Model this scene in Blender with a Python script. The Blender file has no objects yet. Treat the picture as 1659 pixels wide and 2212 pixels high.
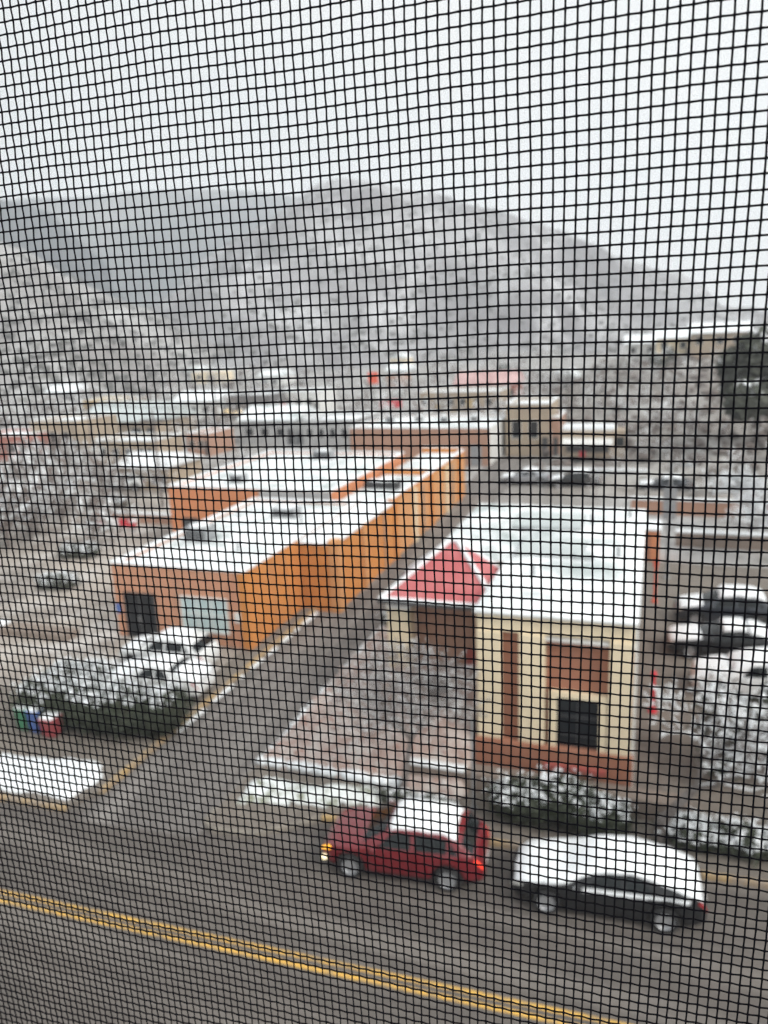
import bpy, bmesh, math, random
import numpy as np
from mathutils import Vector, Matrix, noise
R = math.radians
rnd = random.Random(7)
scn = bpy.context.scene
COL = scn.collection

# ------------------------------------------------------------------ camera
FPX, CXP, CYP, CAMH = 1640.0, 829.5, 1106.0, 14.3      # pixel metrics of a 1659 x 2212 view of the photograph
_d = Vector((300.5, 6794.0, FPX)).normalized()          # straight down, in camera axes (right, down, forward)
_up = -_d
_Y = (Vector((0, 0, 1)) - Vector((0, 0, 1)).dot(_up) * _up).normalized()
_X = _Y.cross(_up)
if _X.x < 0: _X = -_X
MW = Matrix((_X, _Y, _up))                              # camera axes -> world
cam = bpy.data.cameras.new('camera')
cam.sensor_fit = 'VERTICAL'; cam.sensor_height = 36.0; cam.sensor_width = 27.0
cam.lens = 36.0 * FPX / 2212.0
cam.clip_start = 0.01; cam.clip_end = 6000
cam.dof.use_dof = True
cam.dof.focus_distance = 0.112
cam.dof.aperture_fstop = cam.lens / 0.72
camo = bpy.data.objects.new('camera', cam); COL.objects.link(camo)
rx, ry, rz = MW @ Vector((1, 0, 0)), MW @ Vector((0, -1, 0)), MW @ Vector((0, 0, -1))
m4 = Matrix((rx, ry, rz)).transposed().to_4x4(); m4.translation = (0, 0, CAMH)
camo.matrix_world = m4
scn.camera = camo

# ------------------------------------------------------------------ sky, sun, exposure
SUN_EL, SUN_AZ = R(42), R(132)                            # azimuth clockwise from +Y
world = bpy.data.worlds.new('World'); scn.world = world; world.use_nodes = True
wn, wl = world.node_tree.nodes, world.node_tree.links
bg = wn['Background']
sky = wn.new('ShaderNodeTexSky'); sky.sky_type = 'NISHITA'; sky.sun_disc = False
sky.sun_elevation = SUN_EL; sky.sun_rotation = SUN_AZ; sky.air_density = 1.0; sky.dust_density = 4.0
tcw = wn.new('ShaderNodeTexCoord')
nzw = wn.new('ShaderNodeTexNoise'); nzw.inputs['Scale'].default_value = 1.6; nzw.inputs['Detail'].default_value = 4
wl.new(tcw.outputs['Generated'], nzw.inputs['Vector'])
crw = wn.new('ShaderNodeValToRGB')                       # overcast cloud sheet
crw.color_ramp.elements[0].position = 0.3; crw.color_ramp.elements[0].color = (6.0, 6.35, 6.5, 1)
crw.color_ramp.elements[1].position = 0.7; crw.color_ramp.elements[1].color = (7.0, 7.1, 7.0, 1)
wl.new(nzw.outputs['Fac'], crw.inputs['Fac'])
dtw = wn.new('ShaderNodeVectorMath'); dtw.operation = 'DOT_PRODUCT'    # the cloud is brighter towards the veiled sun
dtw.inputs[1].default_value = (math.sin(SUN_AZ) * math.cos(SUN_EL), math.cos(SUN_AZ) * math.cos(SUN_EL), math.sin(SUN_EL))
wl.new(tcw.outputs['Generated'], dtw.inputs[0])
mrw = wn.new('ShaderNodeMapRange'); mrw.inputs[1].default_value = -0.7; mrw.inputs[2].default_value = 1.0
mrw.inputs[3].default_value = 0.74; mrw.inputs[4].default_value = 1.3
wl.new(dtw.outputs['Value'], mrw.inputs[0])
vsw = wn.new('ShaderNodeVectorMath'); vsw.operation = 'SCALE'
wl.new(crw.outputs['Color'], vsw.inputs[0]); wl.new(mrw.outputs[0], vsw.inputs['Scale'])
mxw = wn.new('ShaderNodeMix'); mxw.data_type = 'RGBA'; mxw.inputs[0].default_value = 0.93
wl.new(sky.outputs['Color'], mxw.inputs[6]); wl.new(vsw.outputs[0], mxw.inputs[7])
wl.new(mxw.outputs[2], bg.inputs['Color']); bg.inputs['Strength'].default_value = 0.1
sl = bpy.data.lights.new('sun', 'SUN'); sl.energy = 1.5; sl.angle = R(18); sl.color = (1, 0.96, 0.9)
so = bpy.data.objects.new('sun', sl); COL.objects.link(so)
so.rotation_euler = Vector((math.sin(SUN_AZ) * math.cos(SUN_EL), math.cos(SUN_AZ) * math.cos(SUN_EL), math.sin(SUN_EL))).to_track_quat('Z', 'Y').to_euler()
scn.view_settings.view_transform = 'Standard'; scn.view_settings.look = 'None'
scn.view_settings.gamma = 1; scn.view_settings.exposure = 0.64
scn.render.engine = 'CYCLES'
scn.cycles.use_denoising = True
scn.cycles.use_adaptive_sampling = True; scn.cycles.adaptive_threshold = 0.03
scn.cycles.max_bounces = 5; scn.cycles.diffuse_bounces = 2; scn.cycles.glossy_bounces = 2; scn.cycles.transmission_bounces = 2
scn.cycles.volume_bounces = 2; scn.cycles.caustics_reflective = False; scn.cycles.caustics_refractive = False

# ------------------------------------------------------------------ coordinates
GA = R(20)                                               # the side street runs 20 degrees right of the view axis
SG, CG = math.sin(GA), math.cos(GA)
def W(a, b, z=0.0):                                      # street coordinates (a along main road, b into the depth)
    return Vector((a * CG + b * SG, -a * SG + b * CG, z))
def ray(x, y):
    return MW @ Vector(((x - CXP) / FPX, (y - CYP) / FPX, 1.0))
def far(x, y, dist):                                     # direction of a picture point at a ground distance
    r = ray(x, y); k = dist / math.hypot(r.x, r.y)
    return Vector((r.x * k, r.y * k, r.z * k + CAMH))
def ab(v):
    return (v.x * CG - v.y * SG, v.x * SG + v.y * CG)

# ------------------------------------------------------------------ materials
def mat(name, c, rough=0.8, c2=None, scale=6.0, lo=0.4, hi=0.6, bump=0.0, bscale=None, metal=0.0, coat=0.0, spec=0.4, emit=None, estr=0.0, detail=6, c3=None, scale3=1.0, lo3=0.5, hi3=0.62, stretch=None):
    m = bpy.data.materials.new(name); m.use_nodes = True
    n, l = m.node_tree.nodes, m.node_tree.links
    p = n['Principled BSDF']
    p.inputs['Base Color'].default_value = (*c, 1); p.inputs['Roughness'].default_value = rough
    p.inputs['Metallic'].default_value = metal; p.inputs['Coat Weight'].default_value = coat
    p.inputs['Specular IOR Level'].default_value = spec
    if emit: p.inputs['Emission Color'].default_value = (*emit, 1); p.inputs['Emission Strength'].default_value = estr
    tc = n.new('ShaderNodeTexCoord')
    if c2:
        nz = n.new('ShaderNodeTexNoise'); nz.inputs['Scale'].default_value = scale; nz.inputs['Detail'].default_value = detail
        nz.inputs['Roughness'].default_value = 0.62
        l.new(tc.outputs['Object'], nz.inputs['Vector'])
        mr = n.new('ShaderNodeMapRange'); mr.inputs[1].default_value = lo; mr.inputs[2].default_value = hi
        l.new(nz.outputs['Fac'], mr.inputs[0])
        mx = n.new('ShaderNodeMix'); mx.data_type = 'RGBA'
        mx.inputs[6].default_value = (*c, 1); mx.inputs[7].default_value = (*c2, 1)
        l.new(mr.outputs[0], mx.inputs[0])
        out = mx.outputs[2]
        if c3:
            nz3 = n.new('ShaderNodeTexNoise'); nz3.inputs['Scale'].default_value = scale3; nz3.inputs['Detail'].default_value = 7
            nz3.inputs['Roughness'].default_value = 0.7
            if stretch:
                mp = n.new('ShaderNodeMapping'); mp.inputs['Scale'].default_value = stretch[:3]
                mp.inputs['Rotation'].default_value = (0, 0, stretch[3] if len(stretch) > 3 else 0)
                l.new(tc.outputs['Object'], mp.inputs['Vector']); l.new(mp.outputs['Vector'], nz3.inputs['Vector'])
            else: l.new(tc.outputs['Object'], nz3.inputs['Vector'])
            m3 = n.new('ShaderNodeMapRange'); m3.inputs[1].default_value = lo3; m3.inputs[2].default_value = hi3
            l.new(nz3.outputs['Fac'], m3.inputs[0])
            mx3 = n.new('ShaderNodeMix'); mx3.data_type = 'RGBA'
            l.new(out, mx3.inputs[6]); mx3.inputs[7].default_value = (*c3, 1)
            l.new(m3.outputs[0], mx3.inputs[0]); out = mx3.outputs[2]
        l.new(out, p.inputs['Base Color'])
    if bump:
        nb = n.new('ShaderNodeTexNoise'); nb.inputs['Scale'].default_value = bscale or scale * 3; nb.inputs['Detail'].default_value = 5
        l.new(tc.outputs['Object'], nb.inputs['Vector'])
        bp = n.new('ShaderNodeBump'); bp.inputs['Strength'].default_value = 0.6; bp.inputs['Distance'].default_value = bump
        l.new(nb.outputs['Fac'], bp.inputs['Height']); l.new(bp.outputs['Normal'], p.inputs['Normal'])
    return m
SNOWC = (0.80, 0.82, 0.84)
M = {
 'strand': mat('screen strand', (0.004, 0.004, 0.006), 0.7, spec=0.05),
 'alu': mat('window frame', (0.35, 0.34, 0.32), 0.5, (0.3, 0.29, 0.28), 9),
 'asphalt': mat('old asphalt', (0.122, 0.106, 0.095), 0.85, (0.09, 0.08, 0.073), 0.5, 0.3, 0.7, 0.004, 90, c3=(0.165, 0.148, 0.133), scale3=1.0, lo3=0.46, hi3=0.62, stretch=(0.05, 1.1, 1)),
 'street': mat('side street asphalt', (0.165, 0.15, 0.14), 0.85, (0.125, 0.115, 0.108), 0.6, 0.3, 0.7, 0.004, 80, c3=(0.225, 0.208, 0.195), scale3=1.0, lo3=0.46, hi3=0.62, stretch=(1.2, 0.08, 1)),
 'pave': mat('tan concrete pavement', (0.185, 0.16, 0.135), 0.9, (0.135, 0.118, 0.102), 0.7, 0.3, 0.7, 0.004, 60, c3=(0.235, 0.21, 0.185), scale3=4, lo3=0.5, hi3=0.75),
 'lot': mat('wet parking lot', (0.40, 0.355, 0.31), 0.75, (0.21, 0.185, 0.165), 0.11, 0.43, 0.57, 0.004, 40, c3=(0.5, 0.475, 0.45), scale3=0.25, lo3=0.5, hi3=0.62),
 'kerb': mat('concrete kerb', (0.27, 0.24, 0.20), 0.9, (0.2, 0.18, 0.155), 3),
 'ykerb': mat('yellow kerb paint', (0.46, 0.31, 0.13), 0.8, (0.27, 0.22, 0.17), 1.1, 0.38, 0.6),
 'ypaint': mat('yellow road paint', (0.70, 0.41, 0.075), 0.7, (0.30, 0.22, 0.12), 3.5, 0.42, 0.68),
 'ground': mat('snow dusted ground', (0.24, 0.225, 0.21), 0.95, (0.42, 0.415, 0.41), 0.12, 0.42, 0.62, 0.05, 1.0, c3=(0.12, 0.115, 0.10), scale3=0.45, lo3=0.55, hi3=0.7),
 'snow': mat('fresh snow', SNOWC, 0.7, (0.72, 0.75, 0.77), 0.9, 0.35, 0.65, 0.02, 6, spec=0.3),
 'roofsnow': mat('roof snow', (0.78, 0.80, 0.81), 0.7, (0.60, 0.64, 0.65), 0.6, 0.42, 0.66, 0.05, 2.5, spec=0.3, c3=(0.34, 0.39, 0.38), scale3=0.28, lo3=0.5, hi3=0.66),
 'bedsnow': mat('patchy snow over grass', (0.74, 0.77, 0.77), 0.8, (0.58, 0.61, 0.6), 1.6, 0.35, 0.65, 0.05, 7, c3=(0.15, 0.16, 0.09), scale3=2.4, lo3=0.5, hi3=0.62),
 'dusted': mat('snow dusted red gravel', (0.37, 0.265, 0.23), 0.95, (0.50, 0.45, 0.42), 1.5, 0.40, 0.62, 0.04, 9, c3=(0.24, 0.15, 0.13), scale3=4, lo3=0.55, hi3=0.7),
 'rock': mat('red rock', (0.38, 0.24, 0.2), 0.9, (0.6, 0.57, 0.55), 4, 0.45, 0.6),
 'salmon': mat('salmon stucco', (0.56, 0.285, 0.175), 0.9, (0.48, 0.24, 0.15), 1.2, 0.3, 0.7, 0.01, 30, c3=(0.40, 0.23, 0.16), scale3=0.9, lo3=0.52, hi3=0.75, stretch=(1, 1, 0.25)),
 'orange': mat('orange stucco', (0.62, 0.25, 0.062), 0.9, (0.52, 0.205, 0.055), 0.8, 0.3, 0.7, 0.01, 30, c3=(0.40, 0.19, 0.085), scale3=0.9, lo3=0.52, hi3=0.75, stretch=(1, 1, 0.25)),
 'orange2': mat('light orange stucco', (0.62, 0.30, 0.115), 0.9, (0.54, 0.26, 0.105), 0.8, 0.3, 0.7, 0.01, 30, c3=(0.46, 0.27, 0.15), scale3=0.9, lo3=0.52, hi3=0.75, stretch=(1, 1, 0.25)),
 'terra': mat('terracotta stucco', (0.62, 0.25, 0.12), 0.9, (0.55, 0.22, 0.1), 1.0, 0.3, 0.7, 0.01, 30),
 'brownw': mat('brown stucco', (0.40, 0.235, 0.165), 0.9, (0.36, 0.205, 0.145), 0.6, 0.3, 0.7, 0.01, 20),
 'cream': mat('cream stucco', (0.76, 0.65, 0.46), 0.9, (0.70, 0.59, 0.42), 1.0, 0.3, 0.7, 0.008, 30, c3=(0.56, 0.47, 0.34), scale3=1.1, lo3=0.55, hi3=0.78, stretch=(1, 1, 0.25)),
 'rust': mat('rust brown stucco', (0.35, 0.15, 0.09), 0.9, (0.31, 0.14, 0.09), 1.2, 0.3, 0.7, 0.01, 25),
 'redbrick': mat('red painted brick', (0.42, 0.10, 0.08), 0.85, (0.34, 0.08, 0.07), 3, 0.3, 0.7, 0.01, 20),
 'redroof': mat('red metal roof', (0.46, 0.115, 0.12), 0.55, (0.5, 0.17, 0.17), 1.0, 0.4, 0.7),
 'taupe': mat('taupe concrete', (0.25, 0.2, 0.165), 0.9, (0.2, 0.16, 0.135), 1.0, 0.3, 0.7, 0.008, 20),
 'dark': mat('dark trim', (0.05, 0.05, 0.052), 0.7),
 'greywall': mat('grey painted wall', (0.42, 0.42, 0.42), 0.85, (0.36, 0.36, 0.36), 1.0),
 'white': mat('white paint', (0.72, 0.72, 0.70), 0.7, (0.64, 0.64, 0.62), 1.5),
 'glass': mat('dark window glass', (0.012, 0.014, 0.017), 0.12, spec=0.35),
 'paleglass': mat('pale window blind behind glass', (0.50, 0.60, 0.60), 0.3, (0.42, 0.53, 0.54), 2),
 'bark': mat('grey bark', (0.13, 0.11, 0.10), 0.95, (0.2, 0.18, 0.17), 6, bump=0.01),
 'twig': mat('bare twig', (0.20, 0.165, 0.15), 0.95, (0.13, 0.11, 0.10), 2),
 'leaf': mat('evergreen leaf', (0.035, 0.045, 0.028), 0.8, (0.06, 0.07, 0.045), 4),
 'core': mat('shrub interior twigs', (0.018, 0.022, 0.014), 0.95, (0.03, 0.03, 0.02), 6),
 'metal': mat('galvanised sheet', (0.33, 0.34, 0.35), 0.5, (0.27, 0.28, 0.29), 3, metal=0.4),
 'hvac': mat('grey roof unit', (0.30, 0.31, 0.32), 0.6, (0.24, 0.25, 0.26), 3),
 'tyre': mat('tyre rubber', (0.02, 0.02, 0.021), 0.85),
 'rim': mat('alloy rim', (0.55, 0.56, 0.58), 0.35, metal=0.7),
 'rimdark': mat('dark alloy rim', (0.14, 0.145, 0.15), 0.35, metal=0.6),
 'carglass': mat('car glass', (0.008, 0.011, 0.012), 0.08, spec=0.3),
 'black': mat('black plastic', (0.015, 0.015, 0.016), 0.6),
 'redpaint': mat('red car paint', (0.15, 0.006, 0.012), 0.3, coat=0.6),
 'greypaint': mat('charcoal car paint', (0.013, 0.0135, 0.015), 0.32, coat=0.25, spec=0.3),
 'whitepaint': mat('white car paint', (0.66, 0.67, 0.67), 0.35, coat=0.5),
 'silverpaint': mat('silver car paint', (0.30, 0.31, 0.33), 0.35, metal=0.4, coat=0.5),
 'navypaint': mat('dark blue car paint', (0.02, 0.025, 0.035), 0.3, coat=0.6),
 'taillit': mat('lit tail lamp', (0.5, 0.02, 0.015), 0.3, emit=(1, 0.06, 0.02), estr=1.3),
 'tail': mat('tail lamp', (0.34, 0.015, 0.02), 0.25),
 'amberlit': mat('lit amber lamp', (0.8, 0.35, 0.03), 0.3, emit=(1, 0.45, 0.03), estr=1.6),
 'headlamp': mat('head lamp', (0.6, 0.6, 0.56), 0.15, spec=0.7),
 'foglit': mat('lit fog lamp', (0.8, 0.75, 0.5), 0.3, emit=(1, 0.85, 0.5), estr=0.9),
 'bingreen': mat('green bin plastic', (0.05, 0.19, 0.10), 0.5), 'binblue': mat('blue bin plastic', (0.06, 0.12, 0.34), 0.5),
 'binred': mat('red bin plastic', (0.26, 0.045, 0.05), 0.5), 'signred': mat('red sign paint', (0.62, 0.03, 0.05), 0.5),
 'signwhite': mat('white sign paint', (0.74, 0.7, 0.7), 0.5), 'orangesign': mat('orange-red sign', (0.75, 0.1, 0.04), 0.6),
 'tan': mat('tan stucco', (0.40, 0.32, 0.235), 0.9, (0.33, 0.265, 0.2), 0.5), 'yellow': mat('yellow wall', (0.52, 0.36, 0.14), 0.9, (0.44, 0.31, 0.12), 0.5),
 'pink': mat('pink roof', (0.42, 0.26, 0.25), 0.8, (0.6, 0.4, 0.39), 0.4), 'brickfar': mat('old red brick', (0.40, 0.155, 0.115), 0.9, (0.34, 0.13, 0.1), 0.7),
 'greyroof': mat('pale grey metal roof', (0.5, 0.545, 0.54), 0.6, (0.44, 0.48, 0.48), 0.3), 'darkwall': mat('dark timber wall', (0.12, 0.115, 0.115), 0.85, (0.17, 0.16, 0.16), 0.5),
 'lamp': mat('lit string lamp', (0.8, 0.6, 0.3), 0.4, emit=(1, 0.72, 0.3), estr=1.3),
 'pine': mat('juniper foliage', (0.055, 0.062, 0.045), 0.9, (0.09, 0.095, 0.075), 0.6),
 'scrub': mat('grey scrub', (0.10, 0.10, 0.092), 0.95, (0.15, 0.148, 0.14), 0.05),
 'hill': mat('snow dusted scrub mountain', (0.165, 0.158, 0.165), 0.95, (0.33, 0.328, 0.335), 0.009, 0.42, 0.58, 1.0, 0.06, c3=(0.50, 0.50, 0.51), scale3=0.022, lo3=0.53, hi3=0.68, stretch=(1.6, 0.3, 0.6, 0.5)),
 'hillfar': mat('far mountain in painted shade', (0.035, 0.046, 0.056), 0.95, (0.065, 0.075, 0.083), 0.006, 0.4, 0.65, 1.0, 0.03),  # dark blue-grey puts the shade on the left hill into its colour
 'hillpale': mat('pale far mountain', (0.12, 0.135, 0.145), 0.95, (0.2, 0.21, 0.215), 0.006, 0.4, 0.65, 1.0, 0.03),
 'hillnear': mat('snow dusted scrub slope', (0.24, 0.225, 0.22), 0.95, (0.40, 0.395, 0.39), 0.02, 0.42, 0.6, 0.5, 0.2, c3=(0.13, 0.125, 0.11), scale3=0.16, lo3=0.52, hi3=0.64),
 'hillright': mat('snow dusted hillside soil', (0.25, 0.228, 0.208), 0.95, (0.44, 0.43, 0.41), 0.11, 0.46, 0.66, 0.3, 0.5, c3=(0.10, 0.09, 0.078), scale3=0.5, lo3=0.52, hi3=0.66),
}

# ------------------------------------------------------------------ mesh helpers
class MB:
    def __init__(s): s.v = []; s.f = []
    def add(s, vs, fs):
        o = len(s.v); s.v += [tuple(p) for p in vs]; s.f += [tuple(i + o for i in f) for f in fs]; return s
    def box(s, x0, x1, y0, y1, z0, z1, c=0.0):
        if c <= 0:
            return s.add([(x0, y0, z0), (x1, y0, z0), (x1, y1, z0), (x0, y1, z0), (x0, y0, z1), (x1, y0, z1), (x1, y1, z1), (x0, y1, z1)],
                  [(0, 3, 2, 1), (4, 5, 6, 7), (0, 1, 5, 4), (1, 2, 6, 5), (2, 3, 7, 6), (3, 0, 4, 7)])
        p = [(x0 + c, y0), (x1 - c, y0), (x1, y0 + c), (x1, y1 - c), (x1 - c, y1), (x0 + c, y1), (x0, y1 - c), (x0, y0 + c)]
        q = [(x0 + c, y0 + c), (x1 - c, y0 + c), (x1 - c, y0 + c), (x1 - c, y1 - c), (x1 - c, y1 - c), (x0 + c, y1 - c), (x0 + c, y1 - c), (x0 + c, y0 + c)]
        vs = [(a, b, z0) for a, b in p] + [(a, b, z1 - c) for a, b in p] + [(a, b, z1) for a, b in q]
        fs = [tuple(range(7, -1, -1)), tuple(range(16, 24))]
        for i in range(8):
            j = (i + 1) % 8; fs += [(i, j, 8 + j, 8 + i), (8 + i, 8 + j, 16 + j, 16 + i)]
        return s.add(vs, fs)
    def prism(s, poly, z0, z1):
        n = len(poly)
        vs = [(x, y, z0) for x, y in poly] + [(x, y, z1) for x, y in poly]
        return s.add(vs, [tuple(range(n - 1, -1, -1)), tuple(range(n, 2 * n))] + [(i, (i + 1) % n, n + (i + 1) % n, n + i) for i in range(n)])
    def tube(s, p0, p1, r0, r1=None, n=8, cap=True):
        r1 = r0 if r1 is None else r1
        p0, p1 = Vector(p0), Vector(p1); d = (p1 - p0).normalized()
        u = d.orthogonal().normalized(); w = d.cross(u)
        vs = [p0 + (u * math.cos(2 * math.pi * k / n) + w * math.sin(2 * math.pi * k / n)) * r0 for k in range(n)]
        vs += [p1 + (u * math.cos(2 * math.pi * k / n) + w * math.sin(2 * math.pi * k / n)) * r1 for k in range(n)]
        fs = [(k, (k + 1) % n, n + (k + 1) % n, n + k) for k in range(n)]
        if cap: fs += [tuple(range(n - 1, -1, -1)), tuple(range(n, 2 * n))]
        return s.add(vs, fs)
    def grid(s, pts):                                    # pts: rows of points
        nr, nc = len(pts), len(pts[0])
        return s.add([p for r in pts for p in r], [(i * nc + j, i * nc + j + 1, (i + 1) * nc + j + 1, (i + 1) * nc + j) for i in range(nr - 1) for j in range(nc - 1)])
    def blob(s, c, rx, ry, rz, seed=0, nu=10, nv=6, rough=0.15, zmin=-1.0):
        rows = []
        for i in range(nv + 1):
            th = math.pi * i / nv; row = []
            for j in range(nu):
                ph = 2 * math.pi * j / nu
                d = Vector((math.sin(th) * math.cos(ph), math.sin(th) * math.sin(ph), math.cos(th)))
                k = 1 + rough * noise.noise(d * 2.1 + Vector((seed * 3.7, seed, 0))) * 2
                row.append((c[0] + d.x * rx * k, c[1] + d.y * ry * k, c[2] + max(d.z, zmin) * rz * k))
            row.append(row[0]); rows.append(row)
        return s.grid(rows)
    def mesh(s, name, m, smooth=False):
        me = bpy.data.meshes.new(name); me.from_pydata(s.v, [], s.f); me.validate(); me.update()
        me.materials.append(M[m] if isinstance(m, str) else m)
        if smooth: me.polygons.foreach_set('use_smooth', [True] * len(me.polygons))
        return me
    def build(s, name, m, parent=None, smooth=False, loc=None, rot=None):
        o = bpy.data.objects.new(name, s.mesh(name, m, smooth)); COL.objects.link(o)
        if parent is not None: o.parent = parent
        if loc is not None: o.location = loc
        if rot is not None: o.rotation_euler = (0, 0, rot)
        return o
def tag(o, label, cat, group=None):
    o['label'] = label; o['category'] = cat
    if group: o['group'] = group
    return o
def root(name, label, cat, a=0, b=0, z=0, rot=0.0, group=None):
    o = bpy.data.objects.new(name, None); COL.objects.link(o); o.empty_display_size = 0.3
    o.location = W(a, b, z); o.rotation_euler = (0, 0, -GA + R(rot))
    return tag(o, label, cat, group)
def struct(mb, name, m, smooth=False, kind='structure', rot=True):
    o = mb.build(name, m, None, smooth, None, -GA if rot else 0.0); o['kind'] = kind; return o
def copy_tree(o, parent=None):
    c = o.copy(); COL.objects.link(c); c.parent = parent
    for ch in list(o.children): copy_tree(ch, c)
    return c

# ------------------------------------------------------------------ the ground, roads and kerbs (street coordinates)
KS = 0.045                                               # the main road is turned 2.6 degrees from the grid
def kb(a, b0): return b0 + KS * (a + 9)
mb = MB(); n = 60
pts = []
for i in range(n + 1):
    row = []
    for j in range(n + 1):
        x = -1490 + 2980 * i / n; y = -50 + 1440 * j / n
        row.append((x, y, -0.06))
    pts.append(row)
struct(mb.grid([list(r) for r in pts]), 'ground', 'ground', rot=False)
struct(MB().add([(-120, kb(-120, 5.0), 0), (90, kb(90, 5.0), 0), (90, kb(90, 18.3), 0), (-120, kb(-120, 18.3), 0)], [(0, 1, 2, 3)]), 'main_road', 'asphalt')
struct(MB().add([(-16.4, 16.0, 0.004), (-12.3, 16.3, 0.004), (-12.3, 96, 0.004), (-16.4, 96, 0.004)], [(0, 1, 2, 3)]), 'side_street', 'street')
# double yellow centre line
for k, off in enumerate((0.0, 0.26)):
    mb = MB()
    A = [-60 + i * 2.0 for i in range(50)]
    mb.grid([[(a, kb(a, 12.86 + off) , 0.009) for a in A], [(a, kb(a, 12.86 + off + 0.12), 0.009) for a in A]])
    o = struct(mb, 'centre_line', 'ypaint')
# left block: pavement with a planting strip at the road corner
PZ = 0.13
left_poly = [(-90, kb(-90, 16.75)), (-17.0, kb(-17, 16.75)), (-16.75, 16.9), (-16.62, 17.3), (-16.62, 34.3), (-90, 34.3)]
struct(MB().prism(left_poly, -0.05, PZ), 'pavement', 'pave')
struct(MB().prism([(-88, 21.9), (-17.6, 22.6), (-17.6, 28.5), (-24.7, 28.5), (-24.7, 64), (-88, 64)], PZ - 0.1, PZ + 0.006), 'parking_lot', 'lot')
def kerb_run(pts, w, z1, name, m):
    mb = MB()
    for (p, q) in zip(pts[:-1], pts[1:]):
        p, q = Vector((*p, 0)), Vector((*q, 0)); d = (q - p).normalized(); nrm = Vector((-d.y, d.x, 0)) * w
        e = d * 0.004
        mb.prism([((p + e).x, (p + e).y), ((q - e).x, (q - e).y), ((q + nrm - e).x, (q + nrm - e).y), ((p + nrm + e).x, (p + nrm + e).y)], -0.05, z1)
    return struct(mb, name, m)
kerb_run([(-90, kb(-90, 16.58)), (-17.0, kb(-17, 16.58))], 0.16, PZ + 0.01, 'kerb', 'ykerb')
kerb_run([(-16.45, 17.3), (-16.45, 34.2)], 0.16, PZ + 0.015, 'kerb', 'ykerb')
mb = MB()                                                # the strip of slush left along the kerb top
for i in range(58):
    b = 21.5 + i * 0.22; w = 0.16 + 0.07 * noise.noise(Vector((b * 0.8, 0, 3)))
    if noise.noise(Vector((b * 1.3, 7, 1))) < -0.12: continue
    mb.blob((-16.33, b, 0.02), max(w * .8, .04), 0.16, 0.06, i, 8, 4, 0.25, -0.2)
o = struct(mb, 'kerb_slush', 'snow', True, 'stuff')
tag(o, 'thin line of snow left along the left kerb of the side street', 'snow')
# right block
rp = [(-12.3, 17.6), (-12.25, 17.0), (-11.9, 16.75), (-10.7, 16.9), (-9.7, 17.6), (-9.0, 18.2), (-8.2, kb(-8.2, 18.3)), (60, kb(60, 18.3)), (60, 46), (-12.3, 46)]
struct(MB().prism(rp, -0.05, PZ), 'pavement', 'pave')
kerb_run([(-9.0, 18.03), (-8.2, kb(-8.2, 18.12)), (60, kb(60, 18.12))], 0.16, PZ + 0.01, 'kerb', 'ykerb')
kerb_run([(-12.42, 17.6), (-12.40, 16.95), (-11.95, 16.6), (-10.65, 16.75), (-9.62, 17.48), (-9.0, 18.02)], 0.14, PZ + 0.012, 'kerb', 'kerb')
struct(MB().prism([(0.7, 22.5), (14, 22.5), (14, 45), (0.7, 45)], PZ - 0.1, PZ + 0.006), 'driveway', 'pave')

def snow_bed(name, poly, z, h, label, seed=0, m='snow'):
    """mound of lumpy snow over a planting bed"""
    xs = [p[0] for p in poly]; ys = [p[1] for p in poly]
    def inside(x, y):
        c = False
        for (x1, y1), (x2, y2) in zip(poly, poly[1:] + poly[:1]):
            if (y1 > y) != (y2 > y) and x < (x2 - x1) * (y - y1) / (y2 - y1) + x1: c = not c
        return c
    def edge(x, y):
        best = 9
        for (x1, y1), (x2, y2) in zip(poly, poly[1:] + poly[:1]):
            dx, dy = x2 - x1, y2 - y1; t = max(0, min(1, ((x - x1) * dx + (y - y1) * dy) / (dx * dx + dy * dy)))
            best = min(best, math.hypot(x - x1 - t * dx, y - y1 - t * dy))
        return best if inside(x, y) else -best
    nx = max(8, int((max(xs) - min(xs)) / 0.16)); ny = max(8, int((max(ys) - min(ys)) / 0.16))
    rows = []
    for j in range(ny + 1):
        row = []
        for i in range(nx + 1):
            x = min(xs) - .1 + (max(xs) - min(xs) + .2) * i / nx; y = min(ys) - .1 + (max(ys) - min(ys) + .2) * j / ny
            e = edge(x, y) + 0.28 * noise.noise(Vector((x * 1.1, y * 1.1, seed + 9))) + 0.1 * noise.noise(Vector((x * 3.7, y * 3.7, seed + 19))); t = max(0, min(1, (e + 0.05) / 0.35)); t = t * t * (3 - 2 * t)
            nz = noise.noise(Vector((x * 1.7, y * 1.7, seed))) * 0.5 + noise.noise(Vector((x * 4.5, y * 4.5, seed + 5))) * 0.35
            row.append((x, y, (z - 0.4 if e < -0.12 else z - 0.03) + (0.37 if -0.12 > e > -0.2 else 0) * 0 + t * (0.04 + h * (0.6 + nz))))
        rows.append(row)
    g = MB().grid(rows); g.f = [f for f in g.f if all(g.v[i][2] > z - 0.1 for i in f)]
    o = g.build(name, m, None, True, None, -GA); tag(o, label, 'snow'); return o
snow_bed('snow_bank', [(-60, kb(-60, 16.95)), (-17.2, kb(-17.2, 16.95)), (-16.9, 17.6), (-17.4, 18.7), (-24, 18.0), (-60, 16.9)], PZ, 0.16, 'long white snow strip on the planting bed at the left road corner', 1)
snow_bed('snow_bank', [(-11.9, 18.0), (-9.2, 18.55), (-7.6, 18.9), (-7.4, 19.8), (-9.4, 19.75), (-12.0, 19.25)], PZ, 0.28, 'lumpy snow bed on the pavement corner ahead of the red car', 2, 'bedsnow')

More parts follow.
